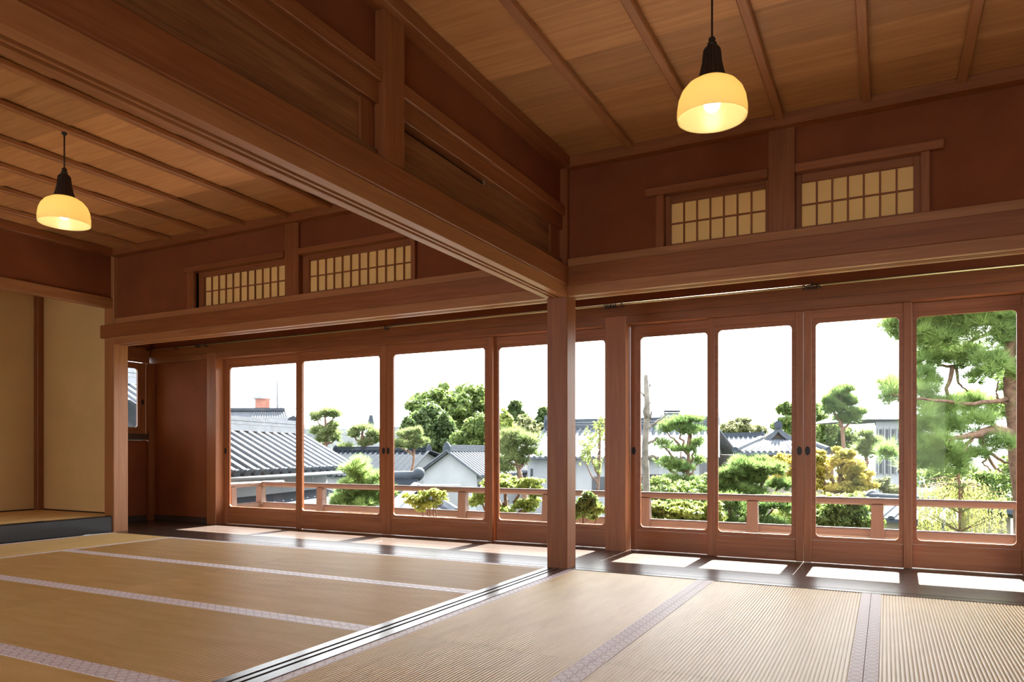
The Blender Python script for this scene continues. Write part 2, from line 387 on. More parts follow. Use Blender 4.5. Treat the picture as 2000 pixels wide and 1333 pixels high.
# tatami
def tatami(label, x0, x1, y0, y1, axis, borders=(1, 1), z=0.0):
    """a mat: ribbed rush surface with cloth borders along its long edges"""
    cx, cy = (x0 + x1) / 2, (y0 + y1) / 2
    t = empty('tatami_mat', (cx, cy, z - .055)); tag(t, label, 'tatami mat', 'tatami mats')
    L, W = ((x1 - x0), (y1 - y0)) if axis == 'x' else ((y1 - y0), (x1 - x0))
    L -= .003; W -= .003; b0, b1 = (.05 if borders[0] else 0), (.05 if borders[1] else 0)
    q = (lambda a, c, h: (a, c, h)) if axis == 'x' else (lambda a, c, h: (-c, a, h))
    w0, w1 = -W / 2 + b0, W / 2 - b1
    if axis == 'y': w0, w1 = -W / 2 + b1, W / 2 - b0
    n = max(1, round((w1 - w0) / .0155)); S = 8; v, f = [], []
    for i in range(n * S + 1):
        c = w0 + (w1 - w0) * i / (n * S); h = .0555 - .0042 * (1 - abs(math.sin(math.pi * i / S))) ** 1.6
        v += [q(-L / 2, c, h), q(L / 2, c, h)]
    for i in range(n * S): f.append([2 * i, 2 * i + 1, 2 * i + 3, 2 * i + 2])
    link('rush_surface', mesh('rush_surface', v, f, True), M['tat' + axis], t)
    hx, hy = (L / 2, W / 2) if axis == 'x' else (W / 2, L / 2)
    bm = bmesh.new(); bm_box(bm, -hx, hx, -hy, hy, .0, .0525)
    link('straw_core', from_bm('straw_core', bm), M['tat' + axis], t)
    for k, s in ((0, -1), (1, 1)):
        if not borders[k]: continue
        bm = bmesh.new()
        if axis == 'x': bm_box(bm, -L / 2, L / 2, -.0255, .0255, -.026, .0275, .0015)
        else: bm_box(bm, -.0255, .0255, -L / 2, L / 2, -.026, .0275, .0015)
        o = link('border', from_bm('border', bm), M['bord' + axis], t)
        o.location = (0, s * (W / 2 - .025), .029) if axis == 'x' else (s * (W / 2 - .025), 0, .029)
    return t
tatami('tatami mat reaching the foot of the central post', .011, .985, -2.065, 0, 'y')
tatami('tatami mat second from the post, along the veranda sill', .985, 1.962, -2.065, 0, 'y')
tatami('rightmost tatami mat along the veranda sill', 1.962, 2.945, -2.065, 0, 'y')
tatami('tatami mat against the right wall by the veranda sill', 2.945, XR, -2.065, 0, 'y')
tatami('tatami mat at the bottom edge beside the crossing threshold', .011, .985, -4.13, -2.065, 'y')
tatami('tatami mat at the bottom edge between two pink borders', .985, 1.962, -4.13, -2.065, 'y')
tatami('tatami mat at the bottom right corner', 1.962, 2.945, -4.13, -2.065, 'y')
YS = [0, -1.052, -2.06, -3.055, -4.05]
for i, w in enumerate(('along the veranda', 'in the second row from the veranda', 'in the third row from the veranda', 'in the fourth row from the veranda')):
    tatami('left-room tatami mat %s, on the alcove side' % w, -4.19, -2.175, YS[i + 1], YS[i], 'x')
    tatami('left-room tatami mat %s, touching the crossing threshold' % w, -2.175, -.16, YS[i + 1], YS[i], 'x')
tatami('tatami mat in front of the alcove, beside its post', XL, -4.19, -2.06, 0, 'y')
tatami('tatami mat in front of the alcove, near the frame edge', XL, -4.19, -4.05, -2.06, 'y')
struct(boxes('floor_back', [(.011, XR, YB, -4.13, -.05, 0), (XL, -.16, YB, -4.05, -.05, 0)], M['taty']), 'matted floor at the back of the rooms', 'floor')

# the alcove (raised, lacquered front sill, cream walls)
struct(box('alcove_sill', -5.25, XL - .02, -3.6, -.0, .0, .172, M['lacquer'], bev=.008), 'black lacquered front sill of the raised alcove', 'sill')
tatami('rush mat floor of the raised alcove', -6.72, -5.25, -3.6, .15, 'y', (0, 0), .17)
struct(box('wall_alcove_back', -6.80, -6.70, -3.7, .22, 0, 2.7, M['cream'], bev=0), 'cream back wall of the alcove', 'wall')
struct(box('wall_alcove_side', -6.70, -5.28, .15, .22, 0, 2.7, M['cream'], bev=0), 'cream side wall of the alcove beside the post', 'wall')
struct(box('pillar', -6.70, -6.62, .08, .15, .17, 2.7, TZ, bev=.004), 'slim corner post inside the alcove', 'post')
struct(box('baseboard_alcove', -6.62, -5.28, .143, .15, .17, .185, M['lacquer'], bev=.001), 'thin black strip along the foot of the alcove side wall', 'baseboard')
struct(box('baseboard_alcove', -6.70, -6.693, -3.6, .08, .17, .185, M['lacquer'], bev=.001), 'thin black strip along the foot of the alcove back wall', 'baseboard')
struct(box('lintel', -5.24, XL - .015, -3.7, .0, 2.345, 2.448, wood('pale', 'y'), bev=.004), 'alcove header beam', 'lintel')
struct(box('wall_alcove_head', -5.22, XL - .045, -3.7, .0, 2.445, 2.95, M['plaster'], bev=0), 'orange-brown plaster above the alcove header', 'wall')
struct(box('ceiling', -6.75, -5.2, -3.7, .2, 2.68, 2.72, wood('ceil', 'y'), bev=0), 'low board ceiling inside the alcove', 'ceiling')
struct(box('pillar', -5.285, XL, -3.76, -3.6, -.02, 2.95, TZ, bev=.006), 'alcove post at the far end behind the frame edge', 'post')
struct(box('wall_alcove_end', -6.75, -5.25, -3.72, -3.62, 0, 2.7, M['cream'], bev=0), 'cream end wall of the alcove nearer the viewer', 'wall')
struct(box('wall_left', -5.25, -5.15, YB, -3.76, -.05, 2.95, M['plaster'], bev=0), 'plaster wall of the left room behind the alcove', 'wall')
# right wall, and back wall with unseen openings added to light the interior
struct(boxes('wall_right', [(XR, XR + .1, YB, .12, -.05, 2.95)], M['plaster']), 'plaster wall closing the right room', 'wall')
struct(boxes('wall_back', [(-5.25, 4.05, YB - .1, YB, 2.1, 2.98), (-2.2, 1.0, YB - .1, YB, -.05, 2.1), (-5.25, -4.2, YB - .1, YB, -.05, 2.1), (3.0, 4.05, YB - .1, YB, -.05, 2.1)], M['plaster']), 'back wall with two openings behind the viewer', 'wall')

# ------------------------------------------------------------------ veranda
fl = empty('floor_veranda', (0, .6, -.02)); struct(fl, 'dark polished veranda floorboards', 'floor')
w = (1.30 - .165) / 8
for k in range(8):
    for a, b in ((-6.1, -2.2), (-2.2, .95), (.95, 4.0)) if k % 2 else ((-6.1, -3.6), (-3.6, -.3), (-.3, 4.0)):
        box('floorboard', a + .0006, b - .0006, .165 + k * w + .0006, .165 + (k + 1) * w - .0006, -.03, .001, wood('deck', 'x'), fl, bev=.0012)
YI, YO = 1.12, 1.178                    # front faces of the inner and the outer sliding doors
struct(prism('lintel', [(1.07, 1.925), (1.07, 1.993), (1.078, 1.993), (1.078, 1.997), (1.07, 1.997), (1.07, 2.10), (1.24, 2.10), (1.24, 1.925)], 'x', -6.1, 4.0, TX), 'long lintel over the glass sliding doors', 'lintel')
struct(boxes('wall_veranda_head', [(-6.1, 4.0, 1.10, 1.20, 2.10, 2.62)], M['plaster']), 'dark plaster strip above the sliding door lintel', 'wall')
for x0, x1, y0, lab in ((-.097, .087, 1.06, 'square post between the two sets of sliding doors'), (-5.005, -4.853, 1.06, 'square veranda post left of the sliding doors'), (2.925, 3.09, 1.06, 'veranda post right of the last sliding door')):
    struct(box('pillar', x0, x1, y0, 1.24, -.02, 1.997 if x0 < -1 else 2.0, wood('door', 'z'), bev=.005), lab, 'post')
struct(boxes('wall_veranda', [(-6.05, -5.0, 1.13, 1.24, .0, 1.93)], M['plaster']), 'red-brown plaster wall panel at the end of the veranda', 'wall')
struct(box('baseboard_veranda', -6.05, -5.0, 1.115, 1.13, 0, .065, wood('deck', 'x'), bev=.002), 'black baseboard under the veranda wall panel', 'baseboard')
struct(boxes('wall_veranda_right', [(3.09, 4.0, 1.13, 1.24, .0, 1.93)], M['plaster']), 'plaster wall panel right of the sliding doors', 'wall')
# end wall with its small glass window
struct(boxes('wall_veranda_end', [(-6.15, -6.05, .165, 1.24, 0, .98), (-6.15, -6.05, .165, 1.24, 2.0, 2.7), (-6.15, -6.05, .165, .30, .98, 2.0), (-6.15, -6.05, 1.06, 1.24, .98, 2.0)], M['plaster']), 'end wall of the veranda with a small window', 'wall')
struct(box('pillar', -6.05, -6.0, 1.04, 1.13, 0, 1.93, TZ, bev=.003), 'thin corner post at the veranda end', 'post')
struct(box('wall_rail', -6.05, -5.99, .165, 1.04, .985, 1.06, wood('deck', 'y'), bev=.003), 'dark sill under the small end window', 'rail')
struct(box('wall_rail', -6.05, -5.99, .165, 1.04, 1.93, 2.10, TY, bev=.003), 'rail over the small end window', 'rail')
struct(box('baseboard_end', -6.05, -6.035, .165, 1.04, 0, .065, wood('deck', 'y'), bev=.002), 'black baseboard of the veranda end wall', 'baseboard')
# sloping veranda ceiling and the roof with its deep eave
def slab_x(name, label, x0, x1, ya, za, yb, zb, th, m):
    struct(prism(name, [(ya, za), (yb, zb), (yb, zb + th), (ya, za + th)], 'x', x0, x1, m), label, name.split('_')[0])
slab_x('ceiling_veranda', 'sloping board ceiling of the veranda', -6.1, 4.0, .12, 2.92, 1.12, 2.52, .02, wood('pale', 'x'))
slab_x('roof_eave', 'roof with a deep eave over the veranda', -8.2, 6.0, -9.0, 4.6, 2.94, 2.47, .12, plain('roof_underside', (0.30, 0.19, 0.11)))  # underside colour set pale so that it throws more light indoors

def rounded_ring(x0, x1, z0, z1, px0, px1, pz0, pz1, r, y0, y1, seg=6):
    inner, outer = [], []
    for cx, cz, a0, ox, oz in ((px1 - r, pz1 - r, 0, x1, z1), (px0 + r, pz1 - r, 90, x0, z1), (px0 + r, pz0 + r, 180, x0, z0), (px1 - r, pz0 + r, 270, x1, z0)):
        for k in range(seg + 1):
            a = math.radians(a0 + 90 * k / seg); inner.append((cx + r * math.cos(a), cz + r * math.sin(a))); outer.append((ox, oz))
    n = len(inner); v = [(p[0], y0, p[1]) for p in outer] + [(p[0], y0, p[1]) for p in inner] + [(p[0], y1, p[1]) for p in inner] + [(p[0], y1, p[1]) for p in outer]
    f = []
    for i in range(n):
        j = (i + 1) % n
        for a, b in ((0, n), (n, 2 * n), (2 * n, 3 * n)):
            q = [a + i, a + j, b + j, b + i]
            if a == 0 and outer[i] == outer[j]: q = [a + i, b + j, b + i]
            if a == 2 * n and outer[i] == outer[j]: q = [a + i, a + j, b + i]
            f.append(q)
    return mesh('glazing_bead', v, f)
def pull_mesh():
    bm = bmesh.new(); seg = 20; A, B = .018, .034
    rings = [[bm.verts.new((s * A * math.cos(2 * math.pi * i / seg), y, s * B * math.sin(2 * math.pi * i / seg))) for i in range(seg)] for s, y in ((1.0, .002), (1.0, -.003), (.86, -.003), (.80, -.001))]
    for a, b in zip(rings, rings[1:]):
        for i in range(seg): bm.faces.new([a[i], a[(i + 1) % seg], b[(i + 1) % seg], b[i]])
    bm.faces.new(rings[-1]); return from_bm('pull', bm)
PULL = pull_mesh()
def door(idx, label, x0, x1, y, pulls):
    d = empty('door_%d' % idx, ((x0 + x1) / 2, y, 0)); struct(d, label, 'sliding door')
    st, bd, th = .057, .028, .032
    stl = {-1: box('stile', x0, x0 + st, y, y + th, .004, 1.924, DZ, d), 1: box('stile', x1 - st, x1, y, y + th, .004, 1.924, DZ, d)}
    box('bottom_rail', x0 + st, x1 - st, y + .005, y + th - .004, .004, .172, DX, d)
    box('top_rail', x0 + st, x1 - st, y + .003, y + th - .004, 1.853, 1.924, DX, d)
    g = (x0 + st + bd, x1 - st - bd, .203, 1.822)
    o = link('glazing_bead', rounded_ring(x0 + st, x1 - st, .174, 1.852, *g, .032, y + .006, y + th - .006), DX, d); o.location = -d.location
    box('glass_pane', g[0] - .006, g[1] + .006, y + .014, y + .018, g[2] - .006, g[3] + .006, M['glass'], d, bev=0)
    for s in pulls:
        o = link('pull', PULL, M['bronze'], stl[s]); o.location = Vector(((x0 + .028) if s < 0 else (x1 - .028), y, .852)) - d.location - stl[s].location
door(1, 'leftmost glass sliding door, beside the plaster panel', -4.853, -3.640, YO, [-1])
door(2, 'second glass sliding door, looking onto the grey tiled roof edge', -3.678, -2.463, YI, [1])
door(3, 'third glass sliding door, looking onto the white gabled storehouse', -2.461, -1.232, YI, [-1])
door(4, 'fourth glass sliding door, partly behind the central post', -1.283, -.060, YO, [1])
door(5, 'glass sliding door showing the bare dead tree trunk', .092, .825, YO, [-1])
door(6, 'glass sliding door looking onto the curved gable roof', .754, 1.479, YI, [1])
door(7, 'glass sliding door looking onto the yellowing maple', 1.481, 2.208, YI, [-1])
door(8, 'rightmost glass sliding door, filled by the big pine', 2.152, 2.922, YO, [1])
# small window in the end wall
w5 = empty('window_5', (-6.08, .68, 1.06)); struct(w5, 'small round-cornered glass window in the veranda end wall', 'window')
box('frame', -6.11, -6.06, .30, .36, 1.06, 1.93, DZ, w5); box('frame', -6.11, -6.06, .955, 1.04, 1.06, 1.93, DZ, w5)
me = rounded_ring(.36, .955, 1.06, 1.93, .385, .935, 1.14, 1.855, .03, -.012, .012)
o = link('glazing_bead', me, DX, w5); o.rotation_euler = (0, 0, math.pi / 2); o.location = Vector((-6.075, 0, 0)) - w5.location
box('glass_pane', -6.088, -6.084, .38, .94, 1.135, 1.86, M['glass'], w5, bev=0)
o = link('pull', PULL, M['bronze'], w5); o.rotation_euler = (0, 0, math.pi / 2); o.location = Vector((-6.06, 1.0, 1.45)) - w5.location

# curtain rod with rings over the doors
rod = empty('curtain_rod', (-1.5, 1.0, 2.08)); tag(rod, 'long thin brass rod hung under the veranda ceiling', 'rod')
tube('pipe', [(-5.98, 1.0, 2.083), (3.9, 1.0, 2.083)], .0085, M['brass'], rod)
bm = bmesh.new()
for i in range(14):
    a0, a1 = 2 * math.pi * i / 14, 2 * math.pi * (i + 1) / 14
    tube_bm(bm, [(0, .018 * math.cos(a0), .018 * math.sin(a0)), (0, .018 * math.cos(a1), .018 * math.sin(a1))], .0028, 5, False)
ring_me = from_bm('ring', bm, True)
rr = random.Random(4)
for x0, k in ((-5.45, 1), (-5.1, 4), (-4.95, 3), (-2.38, 4), (-.08, 9), (.07, 2), (1.49, 7), (1.58, 3)):
    for i in range(k):
        o = link('ring', ring_me, M['bronze'], rod); o.location = Vector((x0 + i * .013, 1.0, 2.074)) - rod.location; o.rotation_euler = (0, rr.uniform(-.3, .3), rr.uniform(-.3, .3))
for x in (-5.95, -2.3, 1.55, 3.85): tube('bracket', [(x, 1.0, 2.083), (x, 1.0, 2.10), (x, 1.08, 2.11)], .006, M['bronze'], rod, 6)

# ------------------------------------------------------------------ pendant lamps
def pendant(label, x, y, rim):
    t = empty('pendant_lamp', (x, y, rim)); tag(t, label, 'pendant lamp', 'pendant lamps')
    R = .152
    prof = [(R * .985, 0), (R, .012), (R * .995, .045), (R * .955, .085), (R * .87, .118), (R * .72, .146), (R * .52, .165), (R * .34, .172)]
    full = prof + [(r - .005, z - .003) for r, z in prof[::-1]][:-1] + [(R * .955, .001)]
    bm = bmesh.new(); lathe_bm(bm, full, 48); bmesh.ops.recalc_face_normals(bm, faces=bm.faces[:])
    link('lamp_shade', from_bm('lamp_shade', bm, True), M['shade'], t)
    cp = [(.066, .158), (.061, .174), (.051, .21), (.042, .25), (.038, .29), (.036, .305), (.026, .318), (.018, .322)]
    bm = bmesh.new(); lathe_bm(bm, cp, 72, lambda k, i: .0016 if (i // 2) % 2 else -.0016, True)
    link('fluted_cover', from_bm('fluted_cover', bm), M['tassel'], t)
    kp = [(.010, .318), (.019, .324), (.021, .334), (.016, .341), (.013, .346), (.017, .352), (.012, .360), (.005, .366)]
    bm = bmesh.new(); lathe_bm(bm, kp, 20, None, True); link('finial', from_bm('finial', bm, True), M['tassel'], t)
    tube('cord', [(x, y, rim + .36), (x, y, 2.93)], .0045, M['cord'], t)
    bm = bmesh.new(); lathe_bm(bm, [(.006, .575), (.014, .58), (.016, .59), (.010, .60)], 14, None, True); link('ceiling_hook', from_bm('ceiling_hook', bm, True), M['bronze'], t)
    bm = bmesh.new(); lathe_bm(bm, [(.016, .15), (.018, .13), (.018, .10), (.014, .095)], 16, None, True); sk = link('socket', from_bm('socket', bm, True), M['tassel'], t)
    bm = bmesh.new(); bmesh.ops.create_uvsphere(bm, u_segments=20, v_segments=12, radius=.036)
    for v in bm.verts: v.co.z += .066
    link('bulb', from_bm('bulb', bm, True), M['bulb'], sk)
pendant('amber glass pendant lamp hanging in the right room', 1.353, -1.553, 2.325)
pendant('amber glass pendant lamp hanging in the left room', -2.70, -1.97, 2.325)

# ------------------------------------------------------------------ balcony and garden ground
GZ = -3.4
M.update({
    'tile': plain('grey_roof_tile', (0.062, 0.072, 0.088), 0.7, 0.18, nscale=6, namt=0.2),
    'tile_dark': plain('dark_roof_tile', (0.034, 0.042, 0.054), 0.8, 0.1, nscale=6, namt=0.2),
    'slate': plain('blackish_roof_tile', (0.013, 0.017, 0.023), 0.9, 0.05, nscale=6, namt=0.25),
    'white_wall': plain('white_storehouse_plaster', (0.20, 0.212, 0.232), 0.85, 0.2, nscale=1.2, namt=0.1),
    'cream_wall': plain('cream_house_wall', (0.18, 0.165, 0.14), 0.85, 0.2, nscale=1.5, namt=0.08),
    'slit': plain('dark_window_slit', (0.02, 0.024, 0.032), 0.5, 0.4),
    'house_wood': plain('weathered_house_wood', (0.12, 0.09, 0.075), 0.7, 0.3, nscale=8, namt=0.25),
    'brick': plain('brick_turret', (0.20, 0.09, 0.07), 0.8, 0.2, nscale=9, namt=0.2),
    'steel': plain('scaffold_steel', (0.10, 0.11, 0.125), 0.6, 0.3),
    'concrete': plain('far_concrete', (0.13, 0.143, 0.163), 0.8, 0.2, nscale=0.5, namt=0.1),
    'earth': plain('mossy_garden_earth', (0.030, 0.040, 0.018), 0.95, 0.1, nscale=0.35, namt=0.35),
    'bark': plain('brown_bark', (0.115, 0.07, 0.05), 0.9, 0.15, nscale=14, namt=0.4, bmp=0.6, bscale=40),
    'dead': plain('bleached_dead_wood', (0.115, 0.107, 0.095), 0.9, 0.15, nscale=9, namt=0.35, bmp=0.6, bscale=30),
    'leaf_dark': translucent_mat('leaf_dark', (0.044, 0.076, 0.026), (0.080, 0.144, 0.036), 0.5, nscale=1.1, namt=0.35, hue=(0.076, 0.112, 0.036)),
    'leaf_mid': translucent_mat('leaf_mid', (0.078, 0.129, 0.037), (0.138, 0.239, 0.051), 0.5, nscale=1.6, namt=0.3, hue=(0.129, 0.170, 0.046)),
    'leaf_lime': translucent_mat('leaf_lime', (0.146, 0.198, 0.047), (0.260, 0.343, 0.073), 0.5, nscale=2.2, namt=0.25, hue=(0.218, 0.255, 0.062)),
    'leaf_maple': translucent_mat('leaf_maple', (0.259, 0.254, 0.049), (0.432, 0.410, 0.070), 0.5, nscale=2.4, namt=0.3, hue=(0.367, 0.270, 0.054)),
    'leaf_olive': translucent_mat('leaf_olive', (0.120, 0.140, 0.064), (0.176, 0.208, 0.084), 0.45, nscale=1.4, namt=0.25, hue=(0.160, 0.164, 0.076)),
    'needle': translucent_mat('pine_needle', (0.078, 0.138, 0.046), (0.133, 0.239, 0.064), 0.45, nscale=2.5, namt=0.3, hue=(0.124, 0.179, 0.055)),
    'needle_far': translucent_mat('pine_needle_pale', (0.100, 0.140, 0.056), (0.160, 0.224, 0.076), 0.45, nscale=1.2, namt=0.3, hue=(0.140, 0.168, 0.068)),
    'needle_near': translucent_mat('bright_pine_needle', (0.130, 0.208, 0.073), (0.229, 0.374, 0.104), 0.45, nscale=2.5, namt=0.3, hue=(0.198, 0.281, 0.088)),
    'willow': translucent_mat('hanging_yellow_green_leaf', (0.136, 0.156, 0.040), (0.216, 0.248, 0.056), 0.5, nscale=3, namt=0.25, hue=(0.188, 0.188, 0.052)),
})
struct(boxes('ground', [(-260, 260, -14, 420, GZ - .5, GZ)], M['earth']), 'earth of the garden below the balcony', 'ground')
struct(boxes('balcony_deck', [(-6.3, 4.2, 1.24, 2.20, -.16, -.06)], plain('pale_bounce_deck', (0.34, 0.28, 0.22), 0.7, 0.3, nscale=5, namt=0.2)), 'wooden deck of the balcony outside the doors', 'deck')  # deck colour raised to pale to bounce light up into the rooms
struct(boxes('wall_lower_storey', [(-6.3, 4.2, 1.3, 1.4, GZ, -.16)], M['cream_wall']), 'wall of the storey below the balcony', 'wall')
rl = empty('balcony_railing', (-1.2, 2.1, -.06)); tag(rl, 'weathered brown wooden balcony railing outside the glass doors', 'railing')
RX, RY_ = wood('rail', 'x'), wood('rail', 'y')
def rail_bar(name, axis, a, b, c, z0, z1, w):
    o = box(name, a, b, c - w / 2, c + w / 2, z0, z1, RX, rl, bev=.018) if axis == 'x' else box(name, c - w / 2, c + w / 2, a, b, z0, z1, RY_, rl, bev=.018)
rail_bar('top_rail', 'x', -5.27, 4.2, 2.1, .388, .450, .066); rail_bar('lower_rail', 'x', -5.2, 4.2, 2.1, .105, .188, .05)
rail_bar('top_rail', 'y', 1.25, 2.50, -5.225, .392, .456, .066); rail_bar('lower_rail', 'y', 1.25, 2.1, -5.225, .105, .188, .05)
def post_mesh():
    v, f = [], []
    for w, z in ((.062, 0), (.058, .12), (.048, .30), (.046, .452)):
        v += [(-w, -w * .8, z), (w, -w * .8, z), (w, w * .8, z), (-w, w * .8, z)]
    for k in range(3):
        for i in range(4): f.append([4 * k + i, 4 * k + (i + 1) % 4, 4 * k + 4 + (i + 1) % 4, 4 * k + 4 + i])
    return mesh('post', v, f + [[3, 2, 1, 0], [12, 13, 14, 15]])
PM = post_mesh()
for x, y in [(q, 2.1) for q in (-5.225, -4.195, -3.17, -2.14, -1.11, -.055, .955, 1.975, 3.0)] + [(-5.225, 1.62)]:
    o = link('post', PM, wood('rail', 'z'), rl); o.location = Vector((x, y, -.06)) - rl.location

# ------------------------------------------------------------------ neighbouring houses
def V2(v): return Vector((v.x, v.y, 0))
def half_tube(bm, a, b, r, nrm, seg=5):
    d = (b - a).normalized(); side = d.cross(nrm).normalized(); ra = []
    for p in (a, b): ra.append([bm.verts.new(p + side * (r * math.cos(math.pi * i / seg)) + nrm * (r * math.sin(math.pi * i / seg))) for i in range(seg + 1)])
    for i in range(seg): bm.faces.new([ra[0][i], ra[0][i + 1], ra[1][i + 1], ra[1][i]])
    for q in ra: bm.faces.new(q)
def slab_faces(bm, quad, th):
    up = Vector((0, 0, th)); v = [bm.verts.new(p) for p in quad] + [bm.verts.new(p - up) for p in quad]
    for f in ((0, 1, 2, 3), (7, 6, 5, 4), (0, 4, 5, 1), (1, 5, 6, 2), (2, 6, 7, 3), (3, 7, 4, 0)): bm.faces.new([v[i] for i in f])
def house(name, label, A, B, Cc, D, tile, wall, pitch=.28, roll=.075, over=.45, base=GZ, ridge_h=.28, separate=False, windows=(), group=None, ridge_mat=None):
    """A,B: ridge ends; Cc,D: front eave ends; the rear slope mirrors the front"""
    h = empty(name, V2((A + B) / 2) + Vector((0, 0, base))); tag(h, label, 'house', group)
    u = V2(B - A).normalized(); nr = Vector((-u.y, u.x, 0))
    def refl(p): return p - nr * (2 * (p - A).dot(nr))
    C2, D2 = refl(Cc), refl(D)
    bm = bmesh.new(); slab_faces(bm, [A, B, D, Cc], .09); slab_faces(bm, [B, A, C2, D2], .09)
    bmesh.ops.recalc_face_normals(bm, faces=bm.faces[:])
    o = rf = link('roof', from_bm('roof', bm), tile, h); o.location = -h.location
    n = max(3, int((D - Cc).length / pitch)); fn = (B - A).cross(Cc - A).normalized()
    if fn.z < 0: fn = -fn
    tm = bmesh.new()
    for i in range(n + 1):
        t = i / n; a, b = A.lerp(B, t), Cc.lerp(D, t); b = b + (b - a).normalized() * .04
        if separate:
            bm = bmesh.new(); half_tube(bm, a, b, roll, fn, 7); bmesh.ops.recalc_face_normals(bm, faces=bm.faces[:])
            link('tile_row', from_bm('tile_row', bm, False), tile, rf)
            bm = bmesh.new(); dd = (b - a).normalized(); tube_bm(bm, [b - dd * .02 + fn * .005, b + dd * .02 + fn * .005], roll * 1.12, 16)
            link('eave_tile', from_bm('eave_tile', bm), M['tile_dark'], rf)
        else: half_tube(tm, a, b, roll, fn)
        if i % 2 == 0: half_tube(tm, a, refl(b), roll, Vector((fn - nr * (2 * fn.dot(nr)))), 3)
    bmesh.ops.recalc_face_normals(tm, faces=tm.faces[:])
    link('roof_tiles', from_bm('roof_tiles', tm), tile, rf)['kind'] = 'stuff'
    bm = bmesh.new()
    for k, (w, z0, z1) in enumerate(((.20, -.03, ridge_h * .35), (.15, ridge_h * .38, ridge_h * .62), (.15, ridge_h * .65, ridge_h * .85), (.10, ridge_h * .85, ridge_h))):
        q = [A - nr * w, B - nr * w, B + nr * w, A + nr * w]; s = [bm.verts.new(p + Vector((0, 0, z0))) for p in q]; t2 = [bm.verts.new(p + Vector((0, 0, z1))) for p in q]
        for i in range(4): bm.faces.new([s[i], s[(i + 1) % 4], t2[(i + 1) % 4], t2[i]])
        bm.faces.new(t2); bm.faces.new(s[::-1])
    o = rg = link('ridge', from_bm('ridge', bm), ridge_mat or tile, h); o.location = -h.location
    for e, s in ((A, -1), (B, 1)):
        bm = bmesh.new(); pts = [(-.22, -.06), (.22, -.06), (.20, ridge_h * .7), (.10, ridge_h * 1.25), (0, ridge_h * 1.5), (-.10, ridge_h * 1.25), (-.20, ridge_h * .7)]
        fr = [bm.verts.new(e + u * (s * .05) + nr * p[0] + Vector((0, 0, p[1]))) for p in pts]; bk = [bm.verts.new(e - u * (s * .05) + nr * p[0] + Vector((0, 0, p[1]))) for p in pts]
        bm.faces.new(fr); bm.faces.new(bk[::-1])
        for i in range(7): bm.faces.new([fr[i], bk[i], bk[(i + 1) % 7], fr[(i + 1) % 7]])
        bmesh.ops.recalc_face_normals(bm, faces=bm.faces[:])
        link('ridge_end', from_bm('ridge_end', bm), M['tile_dark'], rg)
    # walls
    hw = abs((Cc - A).dot(nr)); sgn = 1 if (Cc - A).dot(nr) > 0 else -1
    run = hw - over; f = run / hw; ze = A.z - (A.z - Cc.z) * f - .06; in0 = min(over * .8, .3)
    def W(t_end, side, z): return V2(t_end) + nr * (side * run) + Vector((0, 0, z))
    a0, b0 = V2(A) + u * in0, V2(B) - u * in0
    # follow a skewed eave: gable walls stand under the ridge ends
    bm = bmesh.new(); ring = []
    for e in (a0, b0):
        ring.append([bm.verts.new(q) for q in (W(e, -1, base), W(e, -1, ze), V2(e) + Vector((0, 0, A.z - .1)), W(e, 1, ze), W(e, 1, base))])
    for i in range(4): bm.faces.new([ring[0][i], ring[0][i + 1], ring[1][i + 1], ring[1][i]])
    bm.faces.new(ring[0][::-1]); bm.faces.new(ring[1]); bmesh.ops.recalc_face_normals(bm, faces=bm.faces[:])
    o = link('wall', from_bm('wall', bm), wall, h); o.location = -h.location
    L = (b0 - a0).length
    for (t0, t1, z0, z1) in windows:
        bm = bmesh.new(); p = a0 + u * (t0 * L) + nr * (sgn * (run + .02)); q = a0 + u * (t1 * L) + nr * (sgn * (run + .02))
        vs_ = [bm.verts.new(x + Vector((0, 0, z)) + nr * (sgn * dd)) for x, z, dd in ((p, z0, 0), (q, z0, 0), (q, z1, 0), (p, z1, 0), (p, z0, -.06), (q, z0, -.06), (q, z1, -.06), (p, z1, -.06))]
        for ff in ((0, 1, 2, 3), (7, 6, 5, 4), (0, 4, 5, 1), (1, 5, 6, 2), (2, 6, 7, 3), (3, 7, 4, 0)): bm.faces.new([vs_[i] for i in ff])
        bmesh.ops.recalc_face_normals(bm, faces=bm.faces[:])
        o = link('window', from_bm('window', bm), M['slit'], h); o.location = -h.location
    return h
# near roof left of the garden: its ridge runs away from the viewer, the slope falls to the right
dx, dd_ = math.sin(math.radians(12)), math.cos(math.radians(12))
def near(e, s, off, z): return rel(e[0] + dx * s - dd_ * off, e[1] + dd_ * s + dx * off, z)
E1 = (-3.2, 14.6)
nh = house('tiled_house', 'nearby white house with a big grey tiled roof, left of the garden', near(E1, -4.7, 1.30, 1.235), near(E1, 0, 1.30, 1.235), near(E1, -4.7, 0, .52), near(E1, 0, 0, .52), M['tile'], M['white_wall'], pitch=.27, roll=.078, over=.42, ridge_h=.23, separate=True, windows=[(.2, .27, -1.6, -.7), (.6, .67, -1.6, -.7)])
bm = bmesh.new(); slab_faces(bm, [near(E1, -4.7, .40, .12), near(E1, -.4, .40, .12), near(E1, -.4, -.9, -.32), near(E1, -4.7, -.9, -.32)], .08)
bmesh.ops.recalc_face_normals(bm, faces=bm.faces[:]); o = link('pent_roof', from_bm('pent_roof', bm), M['tile_dark'], nh); o.location = -nh.location
bm = bmesh.new(); tube_bm(bm, [near(E1, -4.7, -.06, .44), near(E1, 0, -.06, .44)], .035, 8); o = link('gutter', from_bm('gutter', bm, True), M['steel'], nh); o.location = -nh.location
